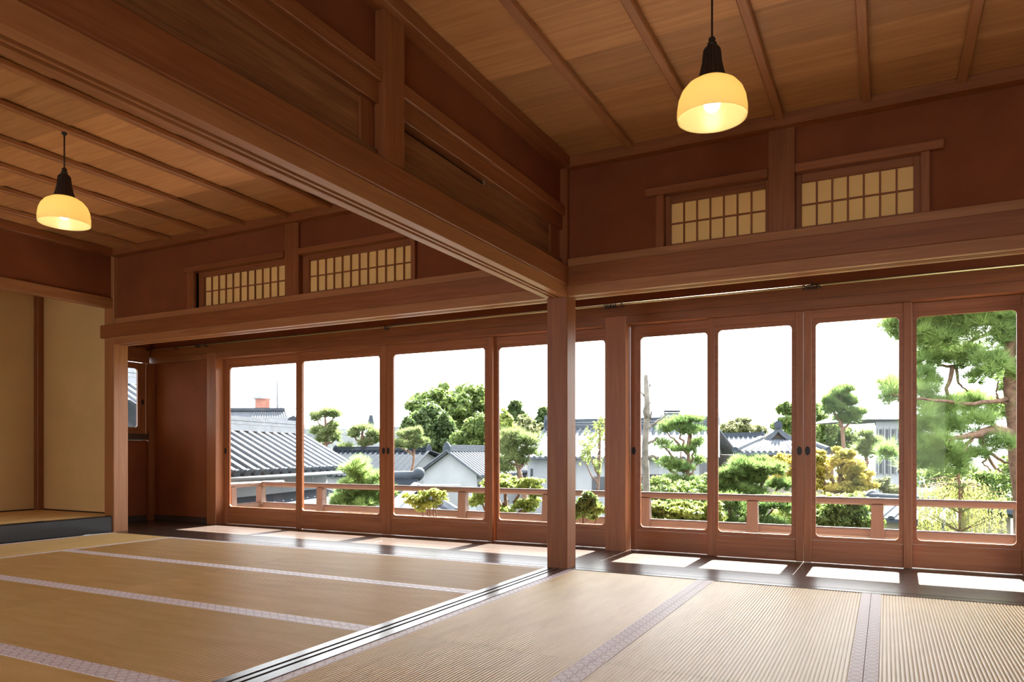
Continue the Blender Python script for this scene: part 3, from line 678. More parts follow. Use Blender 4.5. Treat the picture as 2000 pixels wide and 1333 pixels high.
for k in range(5):
    bm = bmesh.new(); s = -1.1 - k * .82; tube_bm(bm, [near(E1, s, -.06, .42), near(E1, s + .05, -.06, .33), near(E1, s + .1, -.06, .42)], .008, 5); o = link('gutter_hook', from_bm('gutter_hook', bm), M['steel'], nh); o.location = -nh.location
# a second roof, seen only through the small end window
E2 = (-7.6, 18.9)
house('tiled_house', 'grey tiled roof seen only through the small end window', near(E2, -4.7, 1.75, 2.54), near(E2, 0, 1.75, 2.54), near(E2, -4.7, 0, 1.46), near(E2, 0, 0, 1.46), M['tile'], M['white_wall'], pitch=.33, roll=.1, separate=True, ridge_h=.4, over=.35)
# house with the tiled slope, left of the white storehouse
house('tiled_house', 'low house with dark tiles and white gable behind the balcony railing', at(655, 52, .87), at(838, 46, .87), at(600, 47.5, zat(931, 44)), at(790, 41.5, zat(931, 44)), M['slate'], M['white_wall'], pitch=.5, roll=.08)
# white storehouse, gable towards the viewer
g0, g1 = at(873, 34, .87), at(985, 39.5, .87)
u_ = V2(g1 - g0).normalized(); nn_ = Vector((u_.y, -u_.x, 0))
house('storehouse', 'white plaster storehouse with a grey gable roof', g0, g1, g0 + nn_ * 1.75 + Vector((0, 0, -1.15)), g1 + nn_ * 1.75 + Vector((0, 0, -1.15)), M['tile'], M['white_wall'], pitch=.28, roll=.07, over=.3, windows=[(.02, .10, -1.6, -.6)])
# long house across the garden and its wings
house('long_house', 'long white house with a pale tiled roof across the garden', at(1066, 40, zat(838, 40)), at(1402, 36, zat(838, 40)), at(1022, 36.5, zat(893, 37)), at(1402, 32.5, zat(893, 37)), M['tile'], M['white_wall'], pitch=.3, roll=.085, over=.6, ridge_h=.5, ridge_mat=M['tile_dark'], windows=[(.02, .035, -.55, -.05), (.27, .30, -1.25, -.35), (.66, .86, -1.35, -.25), (.40, .52, -1.3, -.4)])
house('tiled_house', 'house wing with a long grey ridge beside the curved gable', at(1406, 54, zat(853, 53)), at(1490, 52, zat(853, 53)), at(1406, 49, zat(907, 49)), at(1490, 47, zat(907, 49)), M['tile'], M['cream_wall'], pitch=.3, roll=.085, ridge_mat=M['tile_dark'])
# curved gable house
gh = empty('gable_house', V2(at(1520, 34, 0)) + Vector((0, 0, GZ))); tag(gh, 'house with a curved tiled gable facing the garden', 'house')
bm = bmesh.new(); K = 10; D0 = 34.0
def sag(t): return 832 + 50 * (t ** .78) - 4 * math.sin(math.pi * t)
for s in (-1, 1):
    for k in range(K):
        t0, t1 = k / K, (k + 1) / K; e = 52 if s < 0 else 62
        q = [at(1520 + s * e * t0, D0, zat(sag(t0), D0)), at(1520 + s * e * t1, D0, zat(sag(t1), D0)), at(1520 + s * e * t1, D0 + 5, zat(sag(t1), D0)), at(1520 + s * e * t0, D0 + 5, zat(sag(t0), D0))]
        slab_faces(bm, q, .28)
bmesh.ops.recalc_face_normals(bm, faces=bm.faces[:]); o = link('gable_roof', from_bm('gable_roof', bm), M['tile'], gh); o.location = -gh.location
bm = bmesh.new(); slab_faces(bm, [at(1486, D0 + .3, zat(860, D0)), at(1562, D0 + .3, zat(860, D0)), at(1618, D0 - 2.4, zat(884, D0 - 2.4)), at(1436, D0 - 2.4, zat(884, D0 - 2.4))], .12)
bmesh.ops.recalc_face_normals(bm, faces=bm.faces[:]); o = link('skirt_roof', from_bm('skirt_roof', bm), M['tile'], gh); o.location = -gh.location
bm = bmesh.new(); a_, b_ = at(1486, D0 + .3, zat(860, D0)), at(1562, D0 + .3, zat(860, D0)); c_, d_ = at(1436, D0 - 2.4, zat(884, D0 - 2.4)), at(1618, D0 - 2.4, zat(884, D0 - 2.4))
fn = (b_ - a_).cross(c_ - a_).normalized(); fn = fn if fn.z > 0 else -fn
for i in range(17): half_tube(bm, a_.lerp(b_, i / 16), c_.lerp(d_, i / 16), .085, fn)
bmesh.ops.recalc_face_normals(bm, faces=bm.faces[:]); o = link('roof_tiles', from_bm('roof_tiles', bm), M['tile'], gh); o.location = -gh.location; o['kind'] = 'stuff'
for pa, pb in (((1486, D0 + .25, 858), (1436, D0 - 2.4, 880)), ((1562, D0 + .25, 858), (1618, D0 - 2.4, 880))):
    bm = bmesh.new(); tube_bm(bm, [at(pa[0], pa[1], zat(pa[2], pa[1])), at(pb[0], pb[1], zat(pb[2], pb[1]))], .16, 8); o = link('hip_ridge', from_bm('hip_ridge', bm), M['tile_dark'], gh); o.location = -gh.location
bm = bmesh.new(); tube_bm(bm, [at(1520, D0 - .15, zat(830, D0)), at(1520, D0 + 5, zat(830, D0))], .19, 10); o = link('ridge', from_bm('ridge', bm), M['tile_dark'], gh); o.location = -gh.location
bm = bmesh.new(); slab_faces(bm, [at(1478, D0 + .4, zat(862, D0)), at(1520, D0 + .4, zat(838, D0)), at(1568, D0 + .4, zat(862, D0)), at(1520, D0 + .5, zat(863, D0))], .05); o = link('gable_board', from_bm('gable_board', bm), M['cream_wall'], gh); o.location = -gh.location
p0, p1 = at(1450, D0 - 1.6, 0), at(1606, D0 - 1.6, 0); u_ = V2(p1 - p0).normalized(); nn_ = Vector((-u_.y, u_.x, 0)); bm = bmesh.new()
s = [bm.verts.new(q + Vector((0, 0, zz))) for zz in (GZ, zat(889, D0)) for q in (V2(p0), V2(p1), V2(p1) + nn_ * 7, V2(p0) + nn_ * 5)]
for f in ((0, 1, 5, 4), (1, 2, 6, 5), (2, 3, 7, 6), (3, 0, 4, 7), (4, 5, 6, 7)): bm.faces.new([s[i] for i in f])
o = link('wall', from_bm('wall', bm), M['cream_wall'], gh); o.location = -gh.location
# white multi-storey storehouse at the right
wt = empty('white_tower_house', V2(at(1745, 36, 0)) + Vector((0, 0, GZ))); tag(wt, 'tall white storehouse with rows of narrow windows, by the big pine', 'house')
def cam_box(name, parent, pl, pr, d, depth, z0, z1, mat):
    """a block facing the viewer, between columns pl and pr at distance d"""
    p0, p1 = at(pl, d, 0), at(pr, d, 0); n2 = V2(p0 - EYE).normalized(); bm = bmesh.new()
    s = [bm.verts.new(V2(q) + Vector((0, 0, zz))) for zz in (z0, z1) for q in (p0, p1, p1 + n2 * depth, p0 + n2 * depth)]
    for f in ((0, 1, 5, 4), (1, 2, 6, 5), (2, 3, 7, 6), (3, 0, 4, 7), (4, 5, 6, 7), (3, 2, 1, 0)): bm.faces.new([s[i] for i in f])
    o = link(name, from_bm(name, bm), mat, parent)
    if parent: o.location = -parent.location
    return o
cam_box('wall', wt, 1710, 1800, 36, 6, GZ, zat(822, 36), M['white_wall'])
for y0, y1 in ((866, 869), (820, 824)): cam_box('string_course', wt, 1708, 1801, 35.85, 6.3, zat(y1, 36), zat(y0, 36), M['tile'])
for r0, r1 in ((839, 864), (897, 925)):
    for k in range(7):
        cam_box('window', wt, 1716.5 + k * 12, 1722.5 + k * 12, 35.95, .2, zat(r1, 36), zat(r0, 36), M['slit'])
        cam_box('window_frame', wt, 1715 + k * 12, 1717 + k * 12, 35.88, .2, zat(r1 + 2, 36), zat(r0 - 2, 36), M['white_wall'])
q0, q1 = at(1698, 35.5, zat(819, 35.5)), at(1812, 35.5, zat(819, 35.5)); u_ = V2(q1 - q0).normalized(); nn_ = Vector((-u_.y, u_.x, 0)); top = (q0 + q1) / 2 + nn_ * 3.5; top.z = zat(785, 36)
bm = bmesh.new(); vv = [bm.verts.new(p) for p in (q0, q1, q1 + nn_ * 7, q0 + nn_ * 7, top)]
for f in ((0, 1, 4), (1, 2, 4), (2, 3, 4), (3, 0, 4), (3, 2, 1, 0)): bm.faces.new([vv[i] for i in f])
o = link('roof', from_bm('roof', bm), M['tile'], wt); o.location = -wt.location
# far buildings
fb = empty('far_house', V2(at(505, 48, 0)) + Vector((0, 0, GZ))); tag(fb, 'pale building with a brick turret and tiled ridge behind the near roof', 'house')
cam_box('wall', fb, 380, 575, 48, 10, GZ, zat(815, 48), M['white_wall']); cam_box('ridge', fb, 380, 556, 49, .8, zat(803, 49), zat(797, 49), M['tile_dark'])
bm = bmesh.new(); slab_faces(bm, [at(380, 49.4, zat(800, 49.4)), at(556, 49.4, zat(800, 49.4)), at(582, 47.5, zat(830, 47.5)), at(360, 47.5, zat(830, 47.5))], .1); o = link('roof', from_bm('roof', bm), M['tile'], fb); o.location = -fb.location
a_, b_, c_, d_ = at(500, 49.3, zat(802, 49.3)), at(556, 49.3, zat(802, 49.3)), at(486, 47.5, zat(830, 47.5)), at(566, 47.5, zat(830, 47.5)); bm = bmesh.new()
for i in range(15): half_tube(bm, a_.lerp(b_, i / 14), c_.lerp(d_, i / 14), .06, Vector((0, 0, 1)))
o = link('roof_tiles', from_bm('roof_tiles', bm), M['tile'], fb); o.location = -fb.location; o['kind'] = 'stuff'
cam_box('turret', fb, 498, 527, 54, 1.1, zat(800, 54), zat(779, 54), M['brick'])
bm = bmesh.new(); lathe_bm(bm, [(.75, 0), (.6, .16), (.35, .27), (.05, .32)], 8, None, True); o = link('turret_cap', from_bm('turret_cap', bm), M['concrete'], fb); o.location = at(512.5, 54.5, zat(779, 54)) - fb.location
tube('mast', [at(541.5, 52, zat(800, 52)), at(541.5, 52, zat(737, 52))], .06, M['steel'], fb, 6)
cam_box('wall', fb, 575, 700, 82, 8, GZ, zat(838, 82), M['concrete']); cam_box('gable_wall', fb, 640, 745, 76, 5, GZ, zat(852, 76), M['white_wall'])
sf = empty('scaffold', V2(at(620, 66, 0)) + Vector((0, 0, GZ))); tag(sf, 'thin steel scaffold standing around the pale building', 'scaffold')
for k, px in enumerate((548, 561, 575, 598, 609, 625, 640, 650, 663)): tube('pole', [at(px, 66, GZ), at(px, 66, zat(796 if k < 7 else 812, 66))], .045, M['steel'], sf, 5)
for y, a, b in ((799, 548, 640), (815, 548, 663), (832, 598, 663), (850, 598, 663)): tube('ledger', [at(a, 66, zat(y, 66)), at(b, 66, zat(y, 66))], .04, M['steel'], sf, 5)
ct = empty('clock_tower', V2(at(725, 150, 0)) + Vector((0, 0, GZ))); tag(ct, 'small distant tower with a steep slate cap', 'tower')
cam_box('shaft', ct, 719, 731, 150, 1.3, GZ, zat(826, 150), M['concrete'])
bm = bmesh.new(); lathe_bm(bm, [(.95, 0), (.9, .1), (.42, 1.75), (.40, 1.8)], 4, None, True); o = link('cap', from_bm('cap', bm), M['tile_dark'], ct); o.rotation_euler = (0, 0, YAW + math.pi / 4); o.location = at(725, 150.6, zat(828, 150)) - ct.location
tag(cam_box('far_block', None, 748, 786, 120, 10, GZ, zat(834, 120), M['concrete']), 'grey concrete block on the skyline left of the big green tree', 'building')
rb = empty('rooftop_block', V2(at(1320, 95, 0)) + Vector((0, 0, GZ))); tag(rb, 'far beige building with rooftop machinery behind the long house', 'building')
cam_box('wall', rb, 1289, 1352, 95, 12, GZ, zat(811, 95), M['concrete']); cam_box('machine', rb, 1296, 1328, 95.5, 3, zat(811, 95), zat(806, 95), M['steel']); cam_box('canopy', rb, 1296, 1329, 95, 3, zat(803.5, 95), zat(802, 95), M['tile_dark'])
# little roofed garden gate and wall behind the railing
gt = empty('garden_gate', V2(at(800, 17, 0)) + Vector((0, 0, GZ))); tag(gt, 'small tiled garden wall with an ornate ridge end, below the storehouse', 'garden wall')
a_, b_ = at(735, 18, zat(931, 18)), at(815, 17, zat(931, 17)); tube('ridge', [a_, b_], .13, M['tile_dark'], gt, 8)
bm = bmesh.new(); slab_faces(bm, [a_, b_, at(822, 16, zat(962, 16)), at(735, 16.8, zat(962, 16.5))], .08); o = link('roof', from_bm('roof', bm), M['slate'], gt); o.location = -gt.location
bm = bmesh.new(); bmesh.ops.create_icosphere(bm, subdivisions=2, radius=.15)
for v in bm.verts: v.co.z *= 1.1; v.co += v.normal * (.03 * math.sin(9 * v.co.x) * math.sin(9 * v.co.z))
o = link('ridge_end', from_bm('ridge_end', bm, True), M['tile_dark'], gt); o.location = b_ + Vector((.03, 0, .05)) - gt.location
for k, (p, q) in enumerate((((812, 16.5, 951), (745, 13.5, 1010)), ((812, 16.5, 951), (892, 15, 1002)))):
    a_, b_ = at(p[0], p[1], zat(p[2], p[1])), at(q[0], q[1], zat(q[2], q[1])); bm = bmesh.new(); tube_bm(bm, [a_, b_], .11, 6); o = link('verge', from_bm('verge', bm), M['tile'], gt); o.location = -gt.location
bm = bmesh.new(); slab_faces(bm, [at(812, 16.6, zat(953, 16.6)), at(892, 15, zat(1002, 15)), at(820, 14, zat(1100, 14)), at(745, 13.5, zat(1010, 13.5))], .1); o = link('gable', from_bm('gable', bm), M['white_wall'], gt); o.location = -gt.location
cam_box('wall', gt, 735, 900, 17.5, .3, GZ, zat(948, 17.5), M['white_wall'])
sh = house('tiled_house', 'low roof corner glimpsed behind the railing under the maple', at(1700, 18.5, zat(975, 18)), at(1900, 16, zat(975, 18)), at(1660, 17, zat(1005, 17)), at(1860, 14.5, zat(1005, 17)), M['tile_dark'], M['cream_wall'], over=.2, ridge_h=.12)

# ------------------------------------------------------------------ trees and shrubs
RN = random.Random(11)
def rdir(up=-1.0):
    while True:
        v = Vector((RN.uniform(-1, 1), RN.uniform(-1, 1), RN.uniform(-1, 1)))
        if .05 < v.length < 1 and v.normalized().z > up: return v.normalized()
def split(blobs, k=6, f=.46):
    """break each clump into smaller uneven ones so the outline is ragged"""
    out = []
    for c, r in blobs:
        out.append((c, (r[0] * .62, r[1] * .62, r[2] * .62)))
        for _ in range(k):
            d = rdir(); q = RN.uniform(.5, 1.15); g = f * RN.uniform(.45, 1.2)
            out.append((c + Vector((d.x * r[0] * q, d.y * r[1] * q, d.z * r[2] * q)), (r[0] * g, r[1] * g, max(r[2] * g, r[0] * g * .35))))
    return out
def leaf_cloud(v, f, blobs, n, size, flat=0.35, shell=.35):
    """n small leaf blades spread through ragged clumps (centre, (rx, ry, rz))"""
    blobs = split(blobs, 11, .40); n = int(n * 2.6); size *= .62
    wts = [(b[1][0] * b[1][1] * b[1][2]) ** (2 / 3) for b in blobs]; tot = sum(wts)
    for (c, r), w in zip(blobs, wts):
        for _ in range(max(4, int(n * w / tot))):
            d = rdir(); k = shell + (1.12 - shell) * RN.random() ** .6
            p = c + Vector((d.x * r[0] * k, d.y * r[1] * k, d.z * r[2] * k))
            a = rdir(); nn = (d + Vector((0, 0, .5)) + rdir() * 1.1).normalized(); a = (a - nn * a.dot(nn)).normalized(); b = nn.cross(a)
            s = size * RN.uniform(.6, 1.35); i = len(v)
            v += [p - a * s, p + b * (s * .5), p + a * s, p - b * (s * .5)]; f.append((i, i + 1, i + 2, i + 3))
def needle_tufts(v, f, blobs, n, length, width, count=9, up=.0):
    blobs = split(blobs, 12, .34); n = int(n * 1.15)
    wts = [(b[1][0] * b[1][1] * b[1][2]) ** (2 / 3) for b in blobs]; tot = sum(wts)
    for (c, r), w in zip(blobs, wts):
        for _ in range(max(3, int(n * w / tot))):
            d = rdir(-.5); k = .4 + .75 * RN.random() ** .7
            p = c + Vector((d.x * r[0] * k, d.y * r[1] * k, d.z * r[2] * k)); ax = (d * .8 + Vector((0, 0, .7 + up)) + rdir() * .4).normalized()
            for _ in range(count):
                q = (ax + rdir() * .75).normalized(); s = q.cross(rdir()).normalized() * width; i = len(v); L = length * RN.uniform(.7, 1.15)
                v += [p - s, p + s, p + q * L]; f.append((i, i + 1, i + 2))
def limb(bm, pts, r0, r1, seg=6, wob=.0):
    P = [Vector(p) for p in pts]; fine = []
    for a, b in zip(P, P[1:]):
        for k in range(4): fine.append(a.lerp(b, k / 4) + rdir() * wob)
    fine.append(P[-1]); n = len(fine)
    tube_bm(bm, fine, [r0 + (r1 - r0) * k / (n - 1) for k in range(n)], seg)
def plant(name, label, cat, base, blobs, limbs, leaf, n, size, kind='leaf', bark='bark', group=None, width=.004, count=9, top_r=.03, trunk_r=.12, wob=.04):
    t = empty(name, (base.x, base.y, GZ)); tag(t, label, cat, group)
    bm = bmesh.new()
    for pts, r0, r1 in limbs: limb(bm, pts, r0, r1, 6, wob)
    bmesh.ops.recalc_face_normals(bm, faces=bm.faces[:])
    o = link('trunk', from_bm('trunk', bm, True), M[bark], t); o.location = -t.location
    v, f = [], []
    if kind == 'leaf': leaf_cloud(v, f, blobs, n, size)
    else: needle_tufts(v, f, blobs, n, size, width, count)
    o = link('foliage', mesh('foliage', v, f), M[leaf], t); o.location = -t.location; o['kind'] = 'stuff'
    return t
def blob(px, py, d, rx, rz, ry=None):
    """a clump seen at (px, py), radii given in picture columns and rows at that distance"""
    k = d / FPX; c = at(px, d, zat(py, d)); return (c, (rx * k, (ry if ry else rx * .8) * k, rz * k))
def tree(name, label, cat, px, d, clumps, leaf, n, size, kind='leaf', r=.12, bend=0, bark='bark', group=None, width=.004, count=9, root=None, wob=.04):
    """clumps: (px, py, rx, ry[, dd]); limbs run from the trunk to every clump"""
    bl = [blob(c[0], c[1], d + (c[4] if len(c) > 4 else 0), c[2], c[3]) for c in clumps]
    base = at(root if root else px, d, GZ); ys = [c[1] for c in clumps]; top = min(range(len(ys)), key=lambda i: ys[i])
    tp = bl[top][0]; mid = at(px + bend, d, (GZ + tp.z) / 2 + .4)
    limbs = [([base, mid, tp], r, r * (.45 if bark == 'dead' else .25))]
    for (c, rr) in bl:
        h = max(0.05, min(.95, (c.z - .3 - mid.z) / max(.2, tp.z - mid.z)))
        s = mid.lerp(tp, h * .8) if c.z > mid.z else base.lerp(mid, .9)
        limbs.append(([s, s.lerp(c, .6) - Vector((0, 0, rr[2] * .5)), c - Vector((0, 0, rr[2] * .3))], r * .45, r * .12))
    return plant(name, label, cat, base, bl, limbs, leaf, n, size, kind, bark, group, width, count, wob=wob)

# far and middle distance
tree('broadleaf_tree', 'tallest round-crowned dark green tree behind the storehouse', 'tree', 870, 70, [(872, 800, 60, 34), (905, 790, 45, 32), (838, 782, 34, 26), (815, 800, 22, 18), (940, 800, 34, 36), (875, 775, 34, 20), (806, 785, 9, 10), (860, 835, 50, 30), (930, 840, 40, 30)], 'leaf_mid', 5200, .43, r=.6, group='trees beyond the storehouse')
tree('broadleaf_tree', 'dark rounded tree in front of the tallest one', 'tree', 830, 62, [(830, 845, 46, 42), (800, 835, 22, 24), (858, 835, 24, 40), (830, 880, 50, 26), (870, 880, 40, 24)], 'leaf_dark', 3800, .37, r=.5, group='trees beyond the storehouse')
tree('bamboo_clump', 'feathery grey-green bamboo thicket right of the dark tree', 'tree', 920, 60, [(920, 840, 26, 38), (945, 848, 28, 42), (905, 868, 26, 24)], 'leaf_mid', 2600, .3, r=.2, group='trees beyond the storehouse')
tree('broadleaf_tree', 'yellow-green tree beside the door stile near the central post', 'tree', 985, 50, [(984, 820, 16, 26), (978, 850, 26, 26), (1000, 850, 26, 20)], 'leaf_lime', 900, .3, r=.2, group='trees beyond the storehouse')
tree('conifer_tree', 'dark twin-topped conifer left of the central post', 'tree', 1008, 60, [(1000, 795, 8, 12), (1012, 800, 11, 14), (1005, 815, 16, 14), (1018, 822, 14, 12)], 'leaf_dark', 900, .3, r=.2, group='trees beyond the storehouse')
tree('broadleaf_tree', 'thin brownish tree between the conifers', 'tree', 1030, 55, [(1025, 825, 20, 14), (1035, 842, 26, 16), (1010, 838, 20, 14)], 'leaf_olive', 520, .28, r=.2, group='trees beyond the storehouse')
tree('conifer_tree', 'pointed conifers touching the left edge of the central post', 'tree', 1058, 58, [(1056, 805, 7, 16), (1066, 808, 7, 14), (1052, 825, 16, 18), (1068, 832, 16, 22), (1048, 845, 22, 14)], 'leaf_dark', 900, .28, r=.2, group='trees beyond the storehouse')
tree('garden_pine', 'wide pale garden pine in front of the long house corner', 'tree', 1020, 26, [(1030, 862, 30, 12), (1000, 858, 20, 14), (990, 885, 22, 20), (1035, 885, 20, 10), (985, 915, 20, 16), (1012, 900, 14, 10)], 'needle_far', 900, .3, 'needle', r=.16, width=.014, count=8, bend=6)
tree('garden_pine', 'slender pine with tiered clumps behind the near roof', 'tree', 636, 62, [(635, 808, 16, 7), (618, 818, 12, 9), (655, 812, 10, 8), (650, 835, 10, 7), (620, 843, 12, 9), (642, 848, 18, 8), (630, 862, 14, 7), (655, 858, 9, 6)], 'needle_far', 620, .58, 'needle', r=.26, width=.035, count=7)
tree('garden_pine', 'flat-topped pine leaning over the far gable roof', 'tree', 708, 60, [(708, 838, 16, 7), (690, 850, 12, 7), (728, 848, 14, 8), (740, 858, 10, 8), (715, 868, 12, 7), (672, 878, 16, 6)], 'needle_far', 520, .58, 'needle', r=.34, width=.035, count=7)
tree('garden_pine', 'small cloud-pruned pine in front of the dark tree', 'tree', 805, 42, [(810, 845, 14, 7), (788, 850, 12, 6), (818, 862, 14, 7), (795, 872, 18, 7), (775, 868, 10, 6)], 'needle_far', 520, .34, 'needle', r=.14, width=.024, count=7)
tree('broadleaf_tree', 'wide pale tree on the skyline above the house wing', 'tree', 1450, 75, [(1448, 835, 34, 16), (1420, 840, 22, 14), (1478, 843, 18, 12), (1448, 820, 16, 8)], 'leaf_olive', 1100, .34, r=.3)
tree('broadleaf_tree', 'rounded cone-shaped tree behind the curved gable', 'tree', 1545, 58, [(1548, 800, 22, 18), (1535, 825, 26, 20), (1570, 820, 28, 30), (1600, 830, 22, 30)], 'leaf_mid', 1900, .32, r=.3)
tree('garden_pine', 'tall pine with a rounded crown left of the white storehouse tower', 'tree', 1645, 30, [(1640, 772, 22, 12), (1620, 788, 12, 14), (1655, 785, 16, 12), (1630, 800, 18, 9), (1668, 812, 16, 12), (1645, 820, 12, 8)], 'needle', 1300, .32, 'needle', r=.16, width=.016, count=8, bend=4)
tree('broadleaf_tree', 'soft green tree mass around the foot of the tall pine', 'tree', 1625, 50, [(1625, 840, 30, 22), (1605, 870, 20, 24), (1660, 850, 24, 18), (1690, 872, 20, 16), (1650, 880, 28, 16)], 'leaf_mid', 2400, .26, r=.2)
tree('garden_pine', 'sparse pine beside the white storehouse tower', 'tree', 1694, 30, [(1692, 850, 14, 6), (1702, 862, 12, 6), (1686, 874, 14, 7), (1697, 888, 14, 7)], 'needle_far', 340, .3, 'needle', r=.12, width=.016, count=7)
# garden pines and shrubs in front of the long house
tree('garden_pine', 'layered garden pine in front of the long house wall', 'tree', 1333, 17, [(1320, 830, 26, 12), (1350, 822, 24, 10), (1300, 838, 14, 9), (1345, 840, 26, 8), (1295, 868, 18, 8), (1330, 880, 22, 7), (1362, 868, 14, 8), (1300, 905, 24, 9), (1335, 915, 26, 9), (1365, 900, 12, 8), (1310, 940, 26, 9), (1350, 945, 22, 9)], 'needle', 1500, .16, 'needle', r=.09, width=.007, count=9, bend=3)
tree('thin_tree', 'thin half-bare tree with yellowish leaves right of the central post', 'tree', 1165, 13, [(1150, 870, 18, 24), (1170, 850, 14, 22), (1140, 890, 14, 16), (1165, 905, 14, 16), (1172, 820, 8, 12)], 'leaf_lime', 420, .045, r=.04, wob=.02)
tree('dead_tree', 'bare bleached dead tree trunk with broken branches', 'tree', 1262, 12, [(1262, 733, .1, .1)], 'leaf_lime', 0, .01, r=.095, bark='dead', wob=.02)
tree('round_shrub', 'trimmed pine shrub beside the near white house', 'shrub', 705, 10.5, [(700, 920, 34, 16), (722, 938, 30, 14), (690, 950, 40, 14), (675, 978, 38, 15), (725, 975, 30, 16), (745, 960, 26, 14), (700, 992, 44, 14)], 'needle_near', 1700, .11, 'needle', r=.06, width=.005, count=10, bend=14)
tree('broadleaf_shrub', 'loose bright-leaved shrub under the railing below the storehouse', 'shrub', 838, 8, [(815, 975, 24, 12), (845, 965, 22, 12), (838, 985, 28, 12), (860, 972, 16, 9)], 'leaf_lime', 620, .04, r=.03)
tree('flat_top_tree', 'flat-topped trimmed tree spreading yellow-green left of the central post', 'shrub', 1000, 10, [(985, 940, 34, 10), (1020, 945, 34, 10), (960, 945, 28, 12), (940, 975, 28, 14), (1030, 985, 30, 11), (985, 995, 36, 11), (1050, 960, 20, 12)], 'leaf_lime', 2400, .05, r=.08)
tree('broadleaf_shrub', 'glossy shrub under the railing beside the central post', 'shrub', 1150, 7, [(1140, 985, 24, 20), (1165, 998, 22, 14), (1130, 1000, 22, 18), (1100, 1000, 26, 16)], 'leaf_mid', 1100, .04, r=.03)
tree('broadleaf_shrub', 'bright green hedge shrub below the dead trunk', 'shrub', 1320, 7.5, [(1300, 1000, 40, 22), (1345, 1000, 40, 24), (1385, 1005, 34, 24), (1290, 1025, 40, 18), (1350, 1030, 50, 16)], 'leaf_lime', 4200, .045, r=.04)
tree('garden_pine', 'low spreading garden pine in front of the curved gable house', 'tree', 1478, 9.5, [(1460, 912, 40, 12), (1500, 918, 34, 10), (1430, 930, 30, 14), (1415, 950, 26, 14), (1470, 938, 30, 8), (1520, 950, 24, 10), (1450, 962, 44, 9)], 'needle', 2000, .10, 'needle', r=.08, width=.005, count=10, bend=-8)
tree('garden_pine', 'shaded pine branches under the railing right of the door stile', 'tree', 1440, 8.5, [(1425, 990, 34, 22), (1460, 1000, 34, 20), (1510, 990, 34, 18), (1425, 1025, 40, 16), (1500, 1025, 40, 14)], 'needle', 1500, .09, 'needle', r=.07, width=.005, count=9)
tree('maple_tree', 'yellowing maple filling the middle of the garden view', 'tree', 1620, 12, [(1640, 900, 42, 18), (1600, 915, 36, 20), (1675, 925, 28, 18), (1560, 895, 30, 14), (1520, 898, 24, 10), (1530, 930, 30, 16), (1580, 945, 40, 18), (1640, 950, 44, 16), (1600, 890, 20, 12), (1665, 945, 30, 14), (1650, 885, 22, 12)], 'leaf_maple', 6500, .05, r=.09)
tree('broadleaf_shrub', 'dense green shrub under the railing below the maple', 'shrub', 1640, 7.4, [(1620, 1015, 34, 20), (1660, 1010, 36, 18), (1700, 1020, 34, 18), (1600, 1035, 34, 14), (1670, 1035, 40, 14), (1650, 985, 40, 16)], 'leaf_mid', 2600, .04, r=.04)
tree('broadleaf_shrub', 'round shrub at the foot of the white storehouse tower', 'shrub', 1735, 31, [(1735, 955, 26, 16), (1722, 945, 20, 12), (1758, 960, 24, 16)], 'leaf_olive', 900, .12, r=.08)

tree('broadleaf_shrub', 'dark bushy mass behind the weeping tree', 'shrub', 1900, 25, [(1830, 925, 44, 26), (1900, 935, 50, 28), (1960, 925, 40, 34), (1860, 975, 60, 40), (1950, 985, 60, 44)], 'leaf_mid', 3600, .11, r=.1)
tree('broadleaf_shrub', 'leafy undergrowth between the maple and the balcony', 'shrub', 1560, 10.5, [(1540, 985, 40, 24), (1590, 980, 44, 26), (1640, 985, 44, 22), (1690, 985, 34, 20), (1560, 1015, 60, 24), (1660, 1020, 60, 20)], 'leaf_lime', 3200, .05, r=.05)
tree('broadleaf_shrub', 'bushes at the foot of the layered garden pine', 'shrub', 1310, 13, [(1290, 960, 44, 20), (1345, 962, 44, 18), (1385, 955, 34, 22), (1320, 985, 60, 22)], 'leaf_mid', 2600, .06, r=.06)
# broken stubs of the dead tree
dt = bpy.data.objects['dead_tree']; bm = bmesh.new()
def P(px, py, d=12): return at(px, d, zat(py, d))
for pts, r0, r1 in (([P(1266, 760), P(1271, 750)], .022, .012), ([P(1258, 775), P(1252, 765)], .02, .01), ([P(1266, 787), P(1273, 788)], .015, .008), ([P(1264, 832), P(1270, 815), P(1273, 804)], .04, .015), ([P(1264, 838), P(1278, 828), P(1295, 816), P(1303, 808)], .03, .008), ([P(1262, 866), P(1275, 862), P(1283, 856), P(1286, 854)], .03, .012), ([P(1264, 895), P(1275, 890), P(1284, 897), P(1287, 893)], .035, .015), ([P(1262, 950), P(1258, 940), P(1250, 930)], .03, .02)):
    limb(bm, pts, r0, r1, 6, .01)
link('broken_branch', from_bm('broken_branch', bm, True), M['dead'], dt).location = -dt.location
bpy.data.objects.remove(next(c for c in dt.children if c.name.startswith('foliage')))

